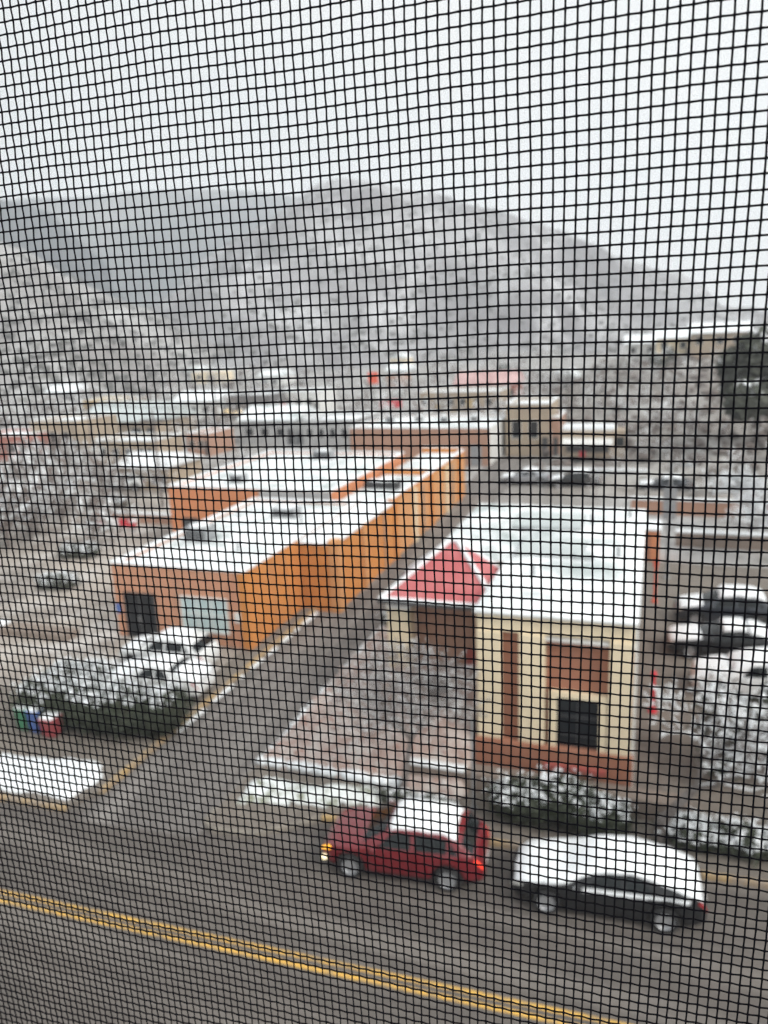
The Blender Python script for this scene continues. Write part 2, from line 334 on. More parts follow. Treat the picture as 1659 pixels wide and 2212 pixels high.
# ------------------------------------------------------------------ mountains and slopes
def interp(pts, x):
    for (p, q) in zip(pts[:-1], pts[1:]):
        if p[0] <= x <= q[0]:
            t = (x - p[0]) / (q[0] - p[0]); return p[1] + (q[1] - p[1]) * t
    return pts[0][1] if x < pts[0][0] else pts[-1][1]
HILLS = {}
def hill(name, ridge, dist, foot, m, amp, freq, nx=110, ny=46, prof=1.15, seed=0, label=None, spur=0.0):
    x0, x1 = ridge[0][0], ridge[-1][0]; rows = []
    for j in range(ny + 1):
        t = j / ny * 1.25; row = []
        for i in range(nx + 1):
            px = x0 + (x1 - x0) * i / nx; py = interp(ridge, px)
            top = far(px, py, dist * (1 + 0.08 * noise.noise(Vector((px * 0.004, seed, 0)))))
            D = math.hypot(top.x, top.y); ux, uy = top.x / D, top.y / D
            d = foot + (D - foot) * t
            z = top.z * (t ** prof if t <= 1 else max(0, 1 - (t - 1) * 1.2))
            p = Vector((ux * d, uy * d, 0))
            k = min(1, t * 4) * (1 if t > 1 else min(1, (1.02 - t) * 6) * 0.85 + 0.15)
            q = p * freq + Vector((seed * 11, seed * 5, 0))
            sp = 1 - abs(noise.noise(Vector((q.x * 1.3 + q.y * .25, q.y * 0.35, seed)))) * 2
            z += k * (amp * (noise.fractal(q * 2.0, 0.9, 2.1, 5) - 0.15) + spur * (sp - 0.6))
            row.append((p.x, p.y, z - (1.5 if t == 0 else 0)))
        rows.append(row)
    mb = MB().grid(rows); o = struct(mb, name, m, True, rot=False); HILLS[name] = rows
    return o
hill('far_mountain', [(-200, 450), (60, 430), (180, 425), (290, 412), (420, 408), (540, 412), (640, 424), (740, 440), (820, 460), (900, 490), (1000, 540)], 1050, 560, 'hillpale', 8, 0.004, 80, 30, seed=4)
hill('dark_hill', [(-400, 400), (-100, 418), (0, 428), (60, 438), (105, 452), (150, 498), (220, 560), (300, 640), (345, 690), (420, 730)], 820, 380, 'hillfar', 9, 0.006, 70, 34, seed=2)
hill('mountain', [(255, 735), (300, 702), (360, 640), (420, 590), (500, 520), (560, 478), (620, 440), (690, 396), (740, 386), (795, 391), (850, 404), (930, 424), (1000, 440), (1080, 456), (1150, 480), (1230, 508), (1300, 535), (1370, 563), (1440, 590), (1500, 630), (1570, 672), (1680, 706), (1900, 715)], 760, 290, 'hill', 14, 0.006, 170, 70, 1.05, 1, spur=26)
hill('snowy_slope', [(-500, 470), (-120, 500), (0, 520), (60, 532), (130, 572), (200, 612), (270, 652), (330, 690), (400, 728), (520, 762), (640, 775)], 400, 190, 'hillnear', 5, 0.012, 110, 46, 1.1, 3, spur=7)
hill('hillside', [(1180, 845), (1240, 815), (1320, 778), (1400, 748), (1480, 728), (1560, 717), (1660, 709), (1800, 700), (2100, 690)], 170, 62, 'hillright', 1.2, 0.03, 90, 50, 0.95, 6)

# scrub on the slopes: dark juniper dots nobody could count
def scrub(name, hillname, count, smin, smax, m, label, seed, tmin=0.05, tmax=1.02):
    r = random.Random(seed); rows = HILLS[hillname]; ny, nx = len(rows) - 1, len(rows[0]) - 1; mb = MB()
    for _ in range(count):
        j = int(r.uniform(tmin, tmax) / 1.25 * ny); i = r.randrange(nx)
        p = Vector(rows[j][i]).lerp(Vector(rows[min(ny, j + 1)][i + 1]), r.random())
        p.x += r.uniform(-3, 3); w = r.uniform(smin, smax); h = w * r.uniform(0.6, 1.1)
        k = 5; o = len(mb.v); ph = r.random() * 6
        mb.v += [(p.x + math.cos(ph + 2 * math.pi * q / k) * w * r.uniform(.6, 1), p.y + math.sin(ph + 2 * math.pi * q / k) * w * r.uniform(.6, 1), p.z + h * r.uniform(0.2, .5)) for q in range(k)]
        mb.v += [(p.x + r.uniform(-.3, .3) * w, p.y, p.z + h), (p.x, p.y, p.z - h * 0.3)]
        mb.f += [(o + q, o + (q + 1) % k, o + k) for q in range(k)] + [(o + (q + 1) % k, o + q, o + k + 1) for q in range(k)]
    ob = struct(mb, name, m, False, 'stuff', False); tag(ob, label, 'scrub')
scrub('mountain_scrub', 'mountain', 2600, 1.0, 2.6, 'scrub', 'dark scrub dotting the snowy mountain behind town', 1)
scrub('slope_scrub', 'snowy_slope', 1700, 0.7, 1.9, 'scrub', 'dark scrub dotting the snowy slope at the left', 2)
scrub('hillside_scrub', 'hillside', 1500, 0.25, 0.9, 'twig', 'low scrub on the snowy hillside at the right', 3, 0.1)

# ------------------------------------------------------------------ buildings
def win(parent, x0, x1, z0, z1, y, face=-1, axis='y', glass='glass', frame='white', mull=(1, 1), proud=0.06, name='window', fw=0.07):
    """window on a wall plane; axis y: wall plane y = const facing sign 'face'; axis x: wall plane x = const"""
    def bx(m_, u0, u1, v0, v1, d0, d1):
        d0, d1 = sorted((y + face * d0, y + face * d1))
        if axis == 'y': m_.box(u0, u1, d0, d1, v0, v1)
        else: m_.box(d0, d1, u0, u1, v0, v1)
    f = MB()
    bx(f, x0 - fw, x0, z0 - fw, z1 + fw, -0.02, proud); bx(f, x1, x1 + fw, z0 - fw, z1 + fw, -0.02, proud)
    bx(f, x0, x1, z1, z1 + fw, -0.02, proud); bx(f, x0, x1, z0 - fw, z0, -0.02, proud + 0.04)
    for k in range(1, mull[0]):
        u = x0 + (x1 - x0) * k / mull[0]; bx(f, u - fw * .35, u + fw * .35, z0, z1, -0.01, proud * 0.7)
    for k in range(1, mull[1]):
        v = z0 + (z1 - z0) * k / mull[1]; bx(f, x0, x1, v - fw * .35, v + fw * .35, -0.01, proud * 0.68)
    fo = f.build(name, frame, parent)
    for i in range(mull[0]):
        for j in range(mull[1]):
            g = MB(); bx(g, x0 + (x1 - x0) * i / mull[0], x0 + (x1 - x0) * (i + 1) / mull[0], z0 + (z1 - z0) * j / mull[1], z0 + (z1 - z0) * (j + 1) / mull[1], -0.02, 0.012)
            g.build('pane', glass, fo)
    return fo
def snow_sheet(mb, x0, x1, y0, y1, z, th=0.1, seed=0, step=0.8, amp=0.04):
    nx = max(3, int((x1 - x0) / step)); ny = max(3, int((y1 - y0) / step)); rows = []
    for j in range(ny + 1):
        row = []
        for i in range(nx + 1):
            x = x0 + (x1 - x0) * i / nx; y = y0 + (y1 - y0) * j / ny
            e = i in (0, nx) or j in (0, ny)
            row.append((x, y, z + (0.01 if e else th + amp * noise.noise(Vector((x * .9, y * .9, seed))) * 1.6)))
        rows.append(row)
    return mb.grid(rows)
def flat_block(parent, x0, x1, y0, y1, h, wall, par=0.35, pt=0.3, seed=0, capm='snow', z0=-0.1, roofm='roofsnow'):
    """flat-roofed block with parapet: wall, roof, snow parts"""
    w = MB(); w.box(x0, x1, y0, y1, z0, h - par)
    w.box(x0, x1, y0, y0 + pt, h - par, h); w.box(x0, x1, y1 - pt, y1, h - par, h)
    w.box(x0, x0 + pt, y0 + pt, y1 - pt, h - par, h); w.box(x1 - pt, x1, y0 + pt, y1 - pt, h - par, h)
    w.build('wall', wall, parent)
    c = MB(); o = 0.05; zt = h + 0.003
    c.box(x0 - o, x1 + o, y0 - o, y0 + pt + .03, zt, zt + 0.1, 0.04); c.box(x0 - o, x1 + o, y1 - pt - .03, y1 + o, zt, zt + 0.1, 0.04)
    c.box(x0 - o, x0 + pt + .03, y0 + pt + .04, y1 - pt - .04, zt, zt + 0.1, 0.04); c.box(x1 - pt - .03, x1 + o, y0 + pt + .04, y1 - pt - .04, zt, zt + 0.1, 0.04)
    c.build('parapet_snow', capm, parent)
    r = MB(); snow_sheet(r, x0 + pt, x1 - pt, y0 + pt, y1 - pt, h - par, 0.09, seed); r.build('roof', roofm, parent, True)

# --- the long orange building on the left of the side street
ob = root('stucco_building', 'long orange stucco building with flat snowy roof beside the side street', 'building', -24.6, 28.6)
HB = 3.85
flat_block(ob, 0, 7.3, 0, 14.2, HB, 'salmon', 0.13, 0.28, 1)
# side skin of warmer orange paint on the wall that faces the side street
MB().box(7.303, 7.36, 0.02, 5.6, -0.05, HB - 0.02).build('side_wall', 'orange', ob)
MB().box(7.0, 7.42, -0.06, 0.55, -0.05, HB - 0.02).build('corner_pilaster', 'orange', ob)
# the projecting bay and the wing that carries on to the far end
w = MB(); w.box(7.37, 9.35, 5.62, 15.0, -0.05, HB - 0.2); w.build('bay_wall', 'orange', ob)
MB().box(9.0, 9.55, 5.55, 6.2, -0.05, HB + 0.02).build('bay_pilaster', 'orange2', ob); MB().box(8.9, 9.5, 9.4, 9.9, -.05, HB - .1).build('bay_pilaster', 'orange2', ob)
c = MB(); c.box(7.33, 9.42, 5.56, 14.9, HB - 0.195, HB - 0.06, 0.04); c.build('bay_snow', 'snow', ob)
w = MB(); w.box(5.6, 9.3, 15.05, 34.2, -0.05, HB - 0.15); w.build('wing_wall', 'orange2', ob)
w = MB(); w.box(9.0, 9.33, 15.0, 34.3, HB - .149, HB + 0.12).box(5.6, 9.0, 34.0, 34.3, HB - .149, HB + 0.3).box(5.6, 9.0, 24.0, 24.4, HB - .149, HB + 0.2).build('wing_parapet', 'orange', ob)
for y in (15.1, 19.2, 23.4, 27.6, 31.8):
    MB().box(9.3, 9.48, y, y + 0.5, -0.05, HB - 0.1).build('wall_pilaster', 'cream' if y in (19.2, 27.6) else 'orange', ob)
r = MB(); snow_sheet(r, 5.7, 9.0, 15.1, 23.95, HB - 0.147, 0.1, 4); snow_sheet(r, 5.7, 9.0, 24.45, 33.95, HB - 0.147, 0.1, 5); r.build('wing_roof', 'roofsnow', ob, True)
c = MB(); c.box(8.97, 9.38, 15.0, 33.95, HB + 0.123, HB + 0.18, 0.02).box(5.55, 8.96, 33.96, 34.35, HB + 0.303, HB + 0.36, 0.02).build('parapet_snow', 'snow', ob)
# front openings
d = MB(); d.box(0.55, 0.65, -0.07, 0.02, -0.02, 2.45).box(2.25, 2.35, -0.07, 0.02, -0.02, 2.45).box(0.65, 2.25, -0.07, 0.02, 2.35, 2.45).box(1.4, 1.5, -0.06, 0.02, 0, 2.35)
do = d.build('door', 'dark', ob)
MB().box(0.65, 1.4, -0.03, 0.03, 0.02, 2.35).build('pane', 'glass', do); MB().box(1.5, 2.25, -0.03, 0.03, 0.02, 2.35).build('pane', 'glass', do)
MB().box(1.34, 1.38, -0.1, -0.06, 0.9, 1.3).build('handle', 'metal', do)
win(ob, 3.85, 6.25, 0.85, 2.45, 0.0, -1, 'y', 'paleglass', 'white', (3, 2), 0.07)
MB().box(6.6, 6.95, -0.05, 0.0, 1.4, 1.9).build('notice_plate', 'white', ob)
MB().box(0.02, 0.3, -0.05, 0.0, 1.3, 1.8).build('meter_box', 'binblue', ob)

for x, y in ((1.6, 9.5), (5.2, 3.2), (3.1, 11.8), (6.1, 8.6)): MB().tube((x, y, HB - .2), (x, y, HB + .45), .06, .06, 8).build('vent_pipe', 'metal', ob)
for y in (3.9,): MB().tube((7.40, y, 0), (7.40, y, HB - .25), .05, .05, 8).build('downpipe', 'orange2', ob)
for y in (13.2, 21.4, 29.6): MB().tube((9.40, y, 0), (9.40, y, HB - .3), .05, .05, 8).build('downpipe', 'metal', ob)
MB().tube((6.6, -.06, 0), (6.6, -.06, HB - .3), .045, .045, 8).build('downpipe', 'salmon', ob)
# --- the terracotta block behind it
tb = root('terracotta_building', 'terracotta stucco block with higher snowy roof behind the long orange building', 'building', -31.6, 43.4)
flat_block(tb, 0, 12.3, 0, 15.0, 4.35, 'terra', 0.13, 0.3, 7)
MB().box(7.1, 12.25, -0.06, -0.003, 3.4, 4.3).build('painted_shade_panel', 'greywall', tb)  # grey colour stands in for shade on the terracotta parapet face
MB().box(0.9, 2.2, -0.05, 0.01, 0, 2.2).build('door', 'dark', tb)
# --- roof machines
def roof_unit(label, a, b, z, sx, sy, h, m='hvac', louvre=True):
    r_ = root('rooftop_unit', label, 'roof unit', a, b, z)
    MB().box(-sx / 2, sx / 2, -sy / 2, sy / 2, 0.08, h, 0.04).build('housing', m, r_)
    MB().box(-sx / 2 - .05, sx / 2 + .05, -sy / 2 - .05, sy / 2 + .05, 0.0, 0.1).build('kerb_base', 'metal', r_)
    f = MB()
    for k in range(5): f.box(-sx / 2 + .08, sx / 2 - .08, -sy / 2 - .02, -sy / 2 + .01, 0.18 + k * (h - .3) / 5, 0.18 + (k + .55) * (h - .3) / 5)
    if louvre: f.build('louvre', 'dark', r_)
    if louvre: MB().blob((0, 0, h), sx * .5, sy * .5, 0.13, 2, 12, 5, 0.12, 0.0).build('snow_cap', 'snow', r_, True)
    return r_
ROOF = HB - 0.13 + 0.06
roof_unit('grey roof unit near the left edge of the orange building roof', -22.6, 33.4, ROOF, 1.3, 1.1, 0.8)
roof_unit('low grey roof unit in the middle of the orange building roof', -20.3, 39.0, ROOF, 1.5, 1.0, 0.55)
roof_unit('small grey box on the terracotta block roof toward its front left', -27.4, 45.8, 4.27, 1.0, 0.9, 0.6)
roof_unit('grey vent box at the far side of the terracotta block roof', -25.2, 55.6, 4.27, 1.6, 1.0, 0.7)
roof_unit('dark long unit on the far wing roof of the orange building', -17.3, 47.5, HB - .1, 2.4, 0.9, 0.55, 'dark')

# --- brown building closing the view down the street
bb = root('brown_building', 'low brown stucco building with snowy flat roof at the far end of the orange one', 'building', -31.5, 76.8)
flat_block(bb, 0, 15.4, 0, 12.0, 3.9, 'brownw', 0.15, 0.4, 9, capm='snow')
MB().box(13.4, 14.6, -0.06, 0.01, 0, 2.2).build('door', 'metal', bb)
MB().box(15.4, 15.46, 0.1, 11.9, 0, 3.88).build('side_wall', 'white', bb)
for k in range(4): roof_unit(['first', 'second', 'third', 'fourth'][k] + ' small roof box from the left on the brown building', -28.6 + k * 3.2, 82.0 + (k % 2), 3.8, 0.8, 0.8, 0.7, 'greywall' if k % 2 else 'hvac')

# --- the cream and rust house with the red hip-roofed porch
hb = root('cream_house', 'cream and rust brown stucco house with white snowy flat roof', 'house', -5.0, 21.8, PZ)
HH = 5.5
w = MB(); w.box(0.05, 4.6, 0.30, 14.2, -0.1, HH - 0.62); w.build('wall', 'rust', hb)
MB().box(-2.9, 0.05, 5.4, 14.2, -0.1, HH - 0.62).build('rear_wing_wall', 'cream', hb)
w = MB()
w.box(-0.02, 4.66, 0.12, 14.3, HH - 0.618, HH - 0.05).box(-2.95, -0.02, 5.3, 14.3, HH - 0.618, HH - 0.05).build('frieze', 'cream', hb)
c = MB(); c.box(-0.12, 4.76, -0.02, 14.4, HH - 0.047, HH + 0.02).box(-3.05, -0.12, 5.2, 14.4, HH - 0.047, HH + 0.02).build('cornice', 'white', hb)
r = MB(); snow_sheet(r, -0.13, 4.78, -0.04, 14.4, HH + 0.022, 0.14, 3, 0.5, 0.03); r.build('roof_snow', 'roofsnow', hb, True)
r = MB(); snow_sheet(r, -3.06, -0.12, 5.2, 14.4, HH + 0.022, 0.12, 5, 0.5, 0.03); r.build('roof_snow', 'roofsnow', hb, True)
for k, (x0, x1, y0) in enumerate([(-0.05, 0.72, 0.02), (1.28, 2.08, 0.0), (3.98, 4.64, 0.0)]):
    MB().box(x0, x1, y0, 0.3, 1.22, HH - 0.62, 0.02).build('pilaster', 'cream', hb)
for z0, z1 in ((4.72, 4.80),): MB().box(2.08, 4.7, 0.05, 0.3, z0, z1).build('string_course', 'white', hb)
MB().box(-0.12, 4.75, -0.1, 0.3, -0.12, 1.2, 0.03).build('plinth', 'rust', hb)
# front window with its cream surround
s = MB(); s.box(2.22, 2.45, 0.04, 0.32, 0.75, 3.05).box(3.72, 3.95, 0.04, 0.32, 0.75, 3.05).box(2.45, 3.72, 0.04, 0.32, 2.88, 3.05).box(2.45, 3.72, -0.04, 0.32, 0.72, 0.98)
wo = s.build('window', 'cream', hb)
for i in range(2):
    for j in range(3):
        MB().box(2.47 + i * .63, 3.07 + i * .63, 0.16, 0.22, 1.0 + j * .63, 1.6 + j * .63).build('pane', 'glass', wo)
f = MB(); f.box(2.45, 3.72, 0.12, 0.3, 0.98, 1.0)
for i in range(3): f.box(2.44 + i * .63, 2.47 + i * .63, 0.12, 0.24, 0.98, 2.88)
for j in range(4): f.box(2.45, 3.72, 0.125, 0.235, 0.97 + j * .63, 1.0 + j * .63)
f.build('frame', 'dark', wo)
MB().box(2.1, 3.98, -0.25, -0.1, 0.55, 0.72).build('sill_ledge', 'redbrick', hb)
for x, y in ((1.2, 3.4), (3.9, 6.2), (2.6, 10.8), (4.1, 12.2)): MB().tube((x, y, HH), (x, y, HH + .55), .06, .06, 8).build('vent_pipe', 'metal', hb)
MB().tube((4.72, .2, 0), (4.72, .2, HH - .1), .05, .05, 8).build('downpipe', 'white', hb)
# porch: corner pillar, back wall, red brick dado, hip roof
MB().box(-4.0, -3.15, 2.75, 3.55, 0.0, 4.62, 0.03).build('porch_pillar', 'cream', hb)
MB().box(-3.95, -3.1, 2.7, 3.6, 4.25, 4.5, 0.02).build('pillar_capital', 'white', hb)
MB().box(-0.55, 0.02, 2.2, 2.75, 1.2, 4.62, 0.02).build('porch_pillar', 'cream', hb)
MB().box(-3.15, 0.0, 3.6, 3.75, 0.0, 4.62).build('porch_wall', 'brownw', hb)
MB().box(-1.25, 0.0, 3.52, 3.598, 1.6, 2.6).build('red_brick_panel', 'redbrick', hb)
MB().box(-3.9, 0.0, 2.6, 5.3, 4.62, 4.72).build('porch_ceiling', 'white', hb)
e = [(-4.1, 2.35), (0.25, 2.35), (0.25, 5.6), (-4.1, 5.6)]; z0, zp = 4.72, 6.42
p = MB(); pk = [(-2.0, 4.5, zp), (-1.75, 4.5, zp)]
vs = [(x, y, z0) for x, y in e] + pk
p.add(vs, [(0, 1, 5, 4), (1, 2, 5), (2, 3, 4, 5), (3, 0, 4), (3, 2, 1, 0)]); ro = p.build('hip_roof', 'redroof', hb)
rb = MB()
for q, t in (((*e[0], z0), pk[0]), ((*e[1], z0), pk[1]), ((*e[2], z0), pk[1]), ((*e[3], z0), pk[0]), (pk[0], pk[1])):
    rb.tube(Vector(q) + Vector((0, 0, .03)), Vector(t) + Vector((0, 0, .03)), 0.09, 0.09, 6)
rb.build('ridge_snow', 'snow', ro)
sm = MB()
for k in range(9):                                       # standing seams
    x = -3.85 + k * 0.46; t = 1 - abs(x + 1.88) / 2.2
    sm.tube((x, 2.36, z0 + .02), (x if abs(x + 1.88) < .15 else x, 2.36 + 2.15 * t, z0 + (zp - z0) * t + .02), 0.018, 0.018, 4)
sm.build('seam', 'redroof', ro)
g = MB(); g.box(-4.18, 0.33, 2.27, 2.36, z0 - 0.12, z0 + 0.02).box(0.26, 0.34, 2.36, 5.6, z0 - .12, z0 + .02).box(-4.18, -4.1, 2.36, 5.6, z0 - .12, z0 + .02).build('gutter', 'dark', ro)
MB().box(-4.16, 0.31, 2.3, 2.62, z0 + 0.025, z0 + 0.1, 0.03).build('eave_snow', 'snow', ro)
roof_unit('pale square slab standing for thin melted snow on the cream house roof near the red hip', -3.6, 28.6, PZ + HH + .1, 2.4, 2.2, 0.16, 'greyroof', False)  # slab added as a grey-green slush patch, not a real hatch
roof_unit('large pale grey slab standing for thin melted snow on the cream house roof toward the back', -4.2, 32.6, PZ + HH + .1, 2.8, 2.4, 0.2, 'greyroof', False)  # second added slab for the melted area, not a machine
roof_unit('small green grey vent in the middle of the cream house roof', -2.3, 27.6, PZ + HH + .1, 0.6, 0.5, 0.25, 'greyroof', False)

# --- terrace: low wall, bank of snow-dusted gravel in front of the porch
tw = root('retaining_wall', 'low taupe concrete wall below the cream house', 'wall', -7.0, 20.55, PZ)
MB().box(0, 8.4, 0, 0.3, -0.05, 0.62, 0.02).build('wall', 'taupe', tw)
MB().box(0.1, 8.35, 0.305, 1.1, -0.05, 0.3).build('ledge', 'taupe', tw)
cs = MB(); cs.box(-0.03, 1.8, -0.03, 0.33, 0.622, 0.68, 0.02).build('coping_snow', 'snow', tw)
rows = []
for j in range(61):
    row = []
    for i in range(41):
        a = -12.25 + i * (7.15 / 40); b = 20.05 + j * (13.5 / 60)
        ta = min(1, max(0, (a + 12.2) / 3.6)); tb_ = min(1, max(0, (b - 20.1) / 3.6)); t = min(ta, tb_); t = t * t * (3 - 2 * t)
        z = 0.2 + 1.75 * t + 0.16 * noise.noise(Vector((a * 1.1, b * 1.1, 1))) + 0.1 * noise.noise(Vector((a * 3.5, b * 3.5, 2)))
        if i == 0 or j == 0 or i == 40 or j == 60: z = 0.0
        row.append((a, b, PZ + z))
    rows.append(row)
bk = root('gravel_bank', 'snow dusted red gravel bank between the side street and the porch', 'bank')
bk.location = (0, 0, 0)
MB().grid(rows).build('slope', 'dusted', bk, True)
mb = MB(); r = random.Random(5); BANKROWS = rows
for k in range(420):
    i, j = r.randrange(1, 39), r.randrange(1, 45); p = rows[j][i]
    s_ = r.uniform(0.05, 0.15); mb.blob((p[0] + r.uniform(-.1, .1), p[1] + r.uniform(-.1, .1), p[2]), s_, s_, s_ * .7, k, 6, 4, .3)
o = mb.build('stones', 'rock', bk); o['kind'] = 'stuff'
mb = MB()
for k in range(60):
    t = k / 59
    if noise.noise(Vector((k * .23, 2, 4))) < -.15: continue
    mb.blob((-12.2 + t * 5.2, 20.15 + r.uniform(-.06, .06), PZ + .13), 0.17, .16, r.uniform(.1, .2), k, 7, 4, .3)
for k in range(75):
    t = k / 74; s_ = r.uniform(.06, .2)
    mb.blob((-12.2 + r.uniform(-.05, .15), 20.2 + t * 12.5, PZ + .06), s_, s_ * 1.2, s_ * .7, k, 7, 4, .3)
o = mb.build('edge_snow', 'snow', bk, True); o['kind'] = 'stuff'

# ------------------------------------------------------------------ cars
def smoothprof(pts, x):
    return float(np.interp(x, [p[0] for p in pts], [p[1] for p in pts]))
class CarShape:
    def __init__(s, L, Wd, top, belt, wx, wr, zb=0.22, inset=0.74):
        s.L, s.w, s.top, s.belt, s.wx, s.wr, s.zb, s.inset = L, Wd / 2, top, belt, wx, wr, zb, inset
        xs = np.linspace(-L / 2, L / 2, 241); zs = np.interp(xs, [p[0] for p in top], [p[1] for p in top])
        k = np.ones(9) / 9; z2 = np.convolve(np.pad(zs, 4, 'edge'), k, 'valid'); s.xs, s.zs = xs, z2
    def ztop(s, x): return float(np.interp(x, s.xs, s.zs))
    def P(s, x, t, off=0.0, side=1):
        def raw(x, t):
            L2 = s.L / 2; e = min(1, max(0, (L2 - abs(x)) / (1.0 if x < 0 else 0.85))); k0 = 0.56 if x < 0 else 0.66; w = s.w * (k0 + (1 - k0) * math.sqrt(1 - (1 - e) ** 2))
            zb = s.zb + 0.10 * (1 - e)
            for xw in s.wx:
                dd = abs(x - xw); rr = s.wr + 0.07
                if dd < rr: zb = max(zb, s.wr + math.sqrt(rr * rr - dd * dd) - 0.02)
            zt = s.ztop(x); zbl = min(smoothprof(s.belt, x), zt - 0.03); zb = min(zb, zbl - 0.08)
            cab = max(0, min(1, (zt - zbl) / 0.5))
            y4 = w * (0.93 + (s.inset - 0.93) * cab)
            kn = [(w * .94, zb), (w * .995, zb + .3 * (zbl - zb)), (w, zb + .68 * (zbl - zb)), (w * .965, zbl), (y4, zt - 0.05 - 0.045 * cab), (y4 * .62, zt - .012), (0, zt)]
            t = max(0, min(6, t)); i = min(5, int(t)); f = t - i
            return Vector((x, kn[i][0] + (kn[i + 1][0] - kn[i][0]) * f, kn[i][1] + (kn[i + 1][1] - kn[i][1]) * f))
        p = raw(x, t)
        if off:
            du = raw(x + .02, t) - raw(x - .02, t); dv = raw(x, min(6, t + .04)) - raw(x, max(0, t - .04))
            nn = dv.cross(du)
            if nn.length > 1e-9:
                nn.normalize()
                if nn.y < -1e-6 and t < 4: nn = -nn
                if t >= 4 and nn.z < 0: nn = -nn
                p = p + nn * off
        if side < 0: p.y = -p.y
        return p
def car_patch(mb, S, x0, x1, t0, t1, off, side, nx=10, nt=5, xf=None):
    rows = []
    for i in range(nx + 1):
        row = []
        for j in range(nt + 1):
            t = t0 + (t1 - t0) * j / nt
            a0, a1 = (x0, x1) if xf is None else xf(j / nt)
            row.append(S.P(a0 + (a1 - a0) * i / nx, t, off, side))
        rows.append(row)
    mb.grid(rows)
def car_snow(mb, S, x0, x1, t00, th, seed, holes=0.0):
    nx = 40; t0 = t00 if not callable(t00) else 3.9; T = [t0, t0 + (6 - t0) * .1, t0 + (6 - t0) * .35, t0 + (6 - t0) * .65, 6]; rows = []
    for i in range(nx + 1):
        xb = x0 + (x1 - x0) * i / nx; row = []
        if callable(t00):
            t0 = t00(xb); T = [t0, t0 + (6 - t0) * .1, t0 + (6 - t0) * .35, t0 + (6 - t0) * .65, 6]
        for side in (1, -1):
            seq = list(range(5)) if side == 1 else [3, 2, 1, 0]
            for j in seq:
                edge = i in (0, nx) or j == 0
                x = xb + .09 * noise.noise(Vector((j * side * .9, seed, i // (nx // 2) * 5.0))) * (abs(i - nx / 2) / (nx / 2)) ** 3
                wob = noise.noise(Vector((x * 2.2, j * .7 * side, seed)))
                tt = T[j] + (0.12 * wob if j == 0 else 0)
                row.append(S.P(x, tt, 0.004 if edge else th * min(1, .35 + min(i, nx - i) * .22) * (0.8 + .4 * wob + (0.15 if j > 1 else -.1)), side))
        rows.append(row)
    mb.grid(rows)
WHEELS = {}
def wheel_meshes(r, rimm):
    if (r, rimm) in WHEELS: return WHEELS[(r, rimm)]
    n = 24
    def lathe(prof):
        mb = MB(); rows = [[(p[0] * math.cos(2 * math.pi * k / n), p[1], p[0] * math.sin(2 * math.pi * k / n)) for k in range(n + 1)] for p in prof]; return mb.grid(rows)
    ty = lathe([(r * .64, -.10), (r * .94, -.11), (r, -.08), (r, .08), (r * .94, .11), (r * .64, .10)]).mesh('tyre', 'tyre', True)
    rm = lathe([(r * .66, .09), (r * .62, .10), (r * .58, .085), (r * .56, .02), (0.001, .02)])
    for k in range(5):
        a = 2 * math.pi * k / 5; c_, s_ = math.cos(a), math.sin(a)
        for q in (-1, 1):
            pts = [(r * .1, q * .035), (r * .6, q * .075), (r * .6, q * .015), (r * .1, q * .002)]
            vs = [(x * c_ - z * s_, .075, x * s_ + z * c_) for x, z in pts] + [(x * c_ - z * s_, .03, x * s_ + z * c_) for x, z in pts]
            rm.add(vs, [(0, 1, 2, 3), (3, 2, 1, 0), (0, 4, 5, 1), (3, 2, 6, 7)])
    rm.tube((0, .0, 0), (0, .085, 0), r * .14, r * .12, 10)
    WHEELS[(r, rimm)] = (ty, rm.mesh('rim', rimm)); return WHEELS[(r, rimm)]
SUV = dict(L=4.45, Wd=1.84, wx=(-1.33, 1.3), wr=0.35, inset=0.76,
    top=[(-2.225, .58), (-2.15, .76), (-1.95, .90), (-1.25, 1.05), (-1.05, 1.09), (-.35, 1.50), (.0, 1.60), (.6, 1.63), (1.2, 1.58), (1.58, 1.47), (1.93, 1.12), (2.1, .98), (2.19, .8), (2.225, .6)],
    belt=[(-2.2, .86), (-1, .98), (2.2, 1.06)],
    ws=(-.97, -.33), rw=(1.66, 1.96), sw=[(-.62, .33), (.42, 1.28), (1.34, 1.62)])
SEDAN = dict(L=4.65, Wd=1.82, wx=(-1.4, 1.36), wr=0.335, inset=0.74,
    top=[(-2.325, .5), (-2.25, .66), (-2.0, .79), (-1.2, .93), (-.98, .97), (-.3, 1.31), (.1, 1.42), (.6, 1.44), (1.1, 1.36), (1.65, 1.17), (2.05, 1.04), (2.22, .94), (2.325, .55)],
    belt=[(-2.3, .74), (-1, .88), (2.3, .98)],
    ws=(-.95, -.24), rw=(1.05, 1.72), sw=[(-.5, .36), (.44, 1.12)])
